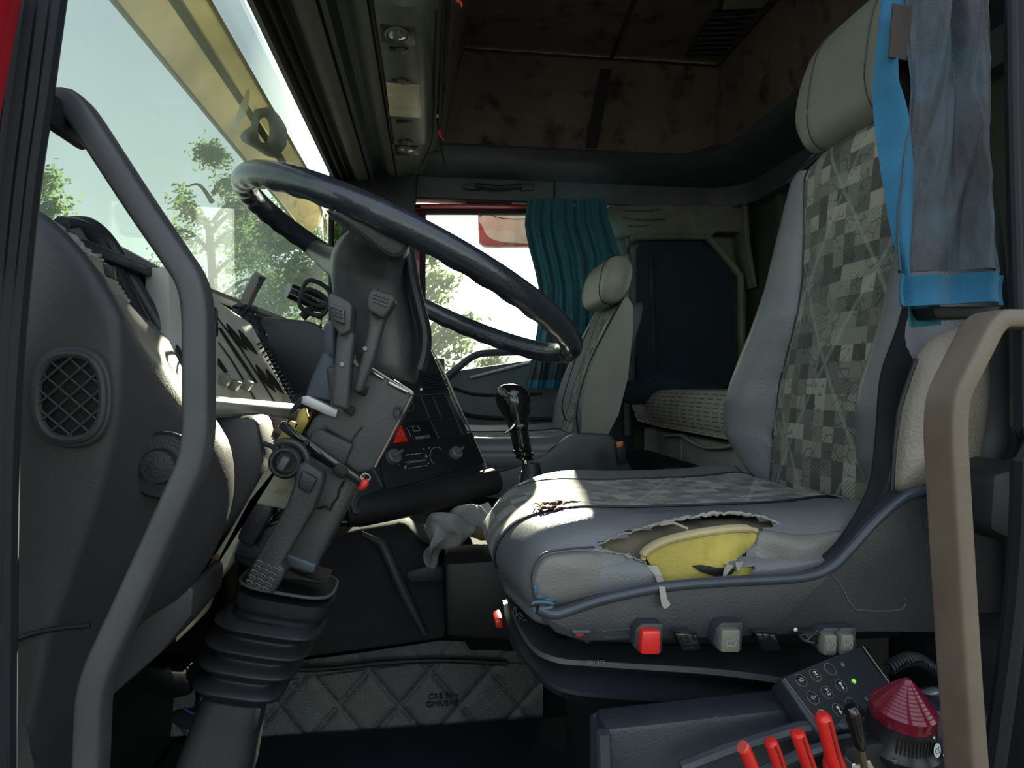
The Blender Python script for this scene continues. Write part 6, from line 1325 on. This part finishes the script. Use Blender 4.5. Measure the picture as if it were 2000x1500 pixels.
for x, y, s_ in btn:
    O = onR(x, y, .001); r = .0052
    m = MB(); m.lathe([(r, 0), (r, .0008), (r * .8, .0012), (0, .0012)], O, nR, 20); bo_ = m.build('button', M['redp'] if s_ == 'STOP' else M['black'], rc)
    m = MB(); m.tube([O + (ux * cos(a) + uy * sin(a)) * r * 1.12 + nR * .0003 for a in [2 * pi * k / 20 for k in range(20)]], .0003, 5, closed=True, up=nR); m.build('button_ring', mat('tan_ring', (.22, .19, .15), .5) if s_ != 'STOP' else M['mark'], bo_)
    d1 = (onR(x + 10, y + 16) - onR(x, y)).normalized(); d1p = nR.cross(d1).normalized()
    if s_ in ('M1', 'M2', 'STOP'):
        m = MB(); m.text(s_, O + nR * .0014, d1, d1p, .0052 if s_ != 'STOP' else .0042, .0001); m.build('button_mark', M['white'], bo_, smooth=False)
    elif s_:
        m = MB(); k_ = 1 if s_ != 'b' else -1
        if s_ in 'ab':
            ar = [(-2.4, .8), (.2, .8), (.2, 1.9), (2.6, 0), (.2, -1.9), (.2, -.8), (-2.4, -.8)]
            pp = [O + ux * a_ * .001 * k_ + uy * b_ * .001 + nR * .0014 for a_, b_ in ar]; m.tube(pp, .00022, 4, closed=True, up=nR)
        else:
            m.bar(O + d1 * -.0030 + nR * .0014, O + d1 * -.0008 + nR * .0014, .0026, .0002, up=nR); m.bar(O + d1 * -.0004 + nR * .0014, O + d1 * .0014 + nR * .0014, .0010, .0002, up=nR); m.bar(O + d1 * .0020 + d1p * -.0014 + nR * .0014, O + d1 * .0020 + d1p * .0014 + nR * .0014, .0008, .0002, up=nR); m.bar(O + d1 * .003 + nR * .0014, O + d1 * .0036 + nR * .0014, .002, .0002, up=nR)
        m.build('button_mark', M['white'], bo_, smooth=False)
for x, y, mt in ((1645, 1299, M['knobgrey']), (1667, 1331, M['green']), (1691, 1366, M['bluegrey'])):
    m = MB(); m.lathe([(.0022, 0), (.002, .0008), (0, .0012)], onR(x, y, .0005), nR, 14); m.build('indicator', mt, rc)
m = MB(); m.tube([onR(1724, 1322, -.010), onR(1738, 1316, -.010)], [.008, .006], 12); m.build('cable_boot', M['dash2'], rc)
m = MB(); hel = []
pa, pb = P(1736, 1306, Y=.60), P(1838, 1322, Y=.60)
for k in range(220):
    t = k / 219; a = t * 2 * pi * 18; c = pa.lerp(pb, t) + V((0, 0, -.014 * sin(pi * t) * -1)); hel.append(c + V((0, cos(a), sin(a))) * .006)
m.tube(hel, .0015, 6); m.build('coiled_cable', M['rubber'], rc)
# ------------------------------------------------------------------ beacon
bc = thing('beacon', 'dark red cone-topped warning beacon with a round white CE sticker on its black base', 'beacon', P(1770, 1460, Y=.51))
ax = V((.02, -.16, 1)).normalized(); O = P(1754, 1452, Y=.515)
m = MB(); m.lathe([(.0, -.004), (.0315, -.004), (.0325, .002), (.0275, .008), (.0265, .026), (0, .026)], O, ax, 40); bs = m.build('base', mat('beacon_base', (.010, .010, .013), .35), bc)
m = MB(); m.lathe([(.0255, .020), (.0262, .022), (.0262, .036), (.0245, .038), (.0040, .060), (.0026, .062), (0, .0625)], O, ax, 48)
dm = m.build('dome', M['reddome'], bc)
m = MB()
for k in range(9):
    h = .039 + k * .0024; r = .0245 - (h - .038) * (.0205 / .022); m.tube([O + ax * h + (ax.cross(V((0, 1, 0))).normalized() * cos(a) + ax.cross(ax.cross(V((0, 1, 0)))).normalized() * sin(a)) * (r + .0002) for a in [2 * pi * i / 40 for i in range(40)]], .0004, 5, closed=True)
m.build('dome_rings', mat('pink_red_plastic', (.22, .015, .05), .2), dm)
ea = V((1, 0, 0)); eb = V((0, -1, -.16)).normalized()
def onB(phi, h, r=.0285): return O + ax * h + (V((1, 0, 0)) * sin(phi) + V((0, -1, -.16)).normalized() * cos(phi)) * r
m = MB()
for k in range(10): m.bar(onB(-.75 + .11 * k, .008, .0275), onB(-.75 + .11 * k, .022, .0272), .0012, .0012, up=(0, -1, 0))
m.build('cooling_slots', M['black'], bs)
n_ = V((sin(.45), -cos(.45), .1)).normalized(); Oc = onB(.45, .0135, .0296)
m = MB(); m.lathe([(.0056, 0), (.0056, .0004), (0, .0004)], Oc, n_, 28); ce = m.build('ce_sticker', M['white'], bc)
e1 = V((0, 0, 1)).cross(n_).normalized(); e2 = n_.cross(e1).normalized()
m = MB()
for dx, e_ in ((-.0018, 0), (.0022, 1)):
    m.tube([Oc + e1 * (dx + .0017 * cos(a)) + e2 * (.0022 * sin(a)) + n_ * .0006 for a in [radians(60 + 24 * k) for k in range(11)]], .00032, 5, up=n_)
    if e_: m.tube([Oc + e1 * (dx - .0016) + n_ * .0006, Oc + e1 * (dx + .0004) + n_ * .0006], .00032, 5, up=n_)
m.build('ce_letters', M['black'], ce, smooth=False)
for phi, h in ((-.75, .004), (.85, .004)): m = MB(); m.lathe([(.0022, 0), (.002, .0012), (0, .0015)], onB(phi, h, .0325), onB(phi, h) - onB(phi, h, 0), 12); m.build('base_screw', M['metal'], bs)
m = MB(); m.lathe([(.0018, 0), (.0016, .001), (0, .0012)], onB(.32, .025, .0275), n_, 12); m.build('dome_screw', M['metal'], dm)
m = MB(); m.slab([(1812, 1358), (1838, 1348), (1838, 1358), (1814, 1368)], .60, .61, .001); gc = m.build('grey_cable', M['silver']); tag(gc, 'short grey cable end behind the red beacon', 'cable')
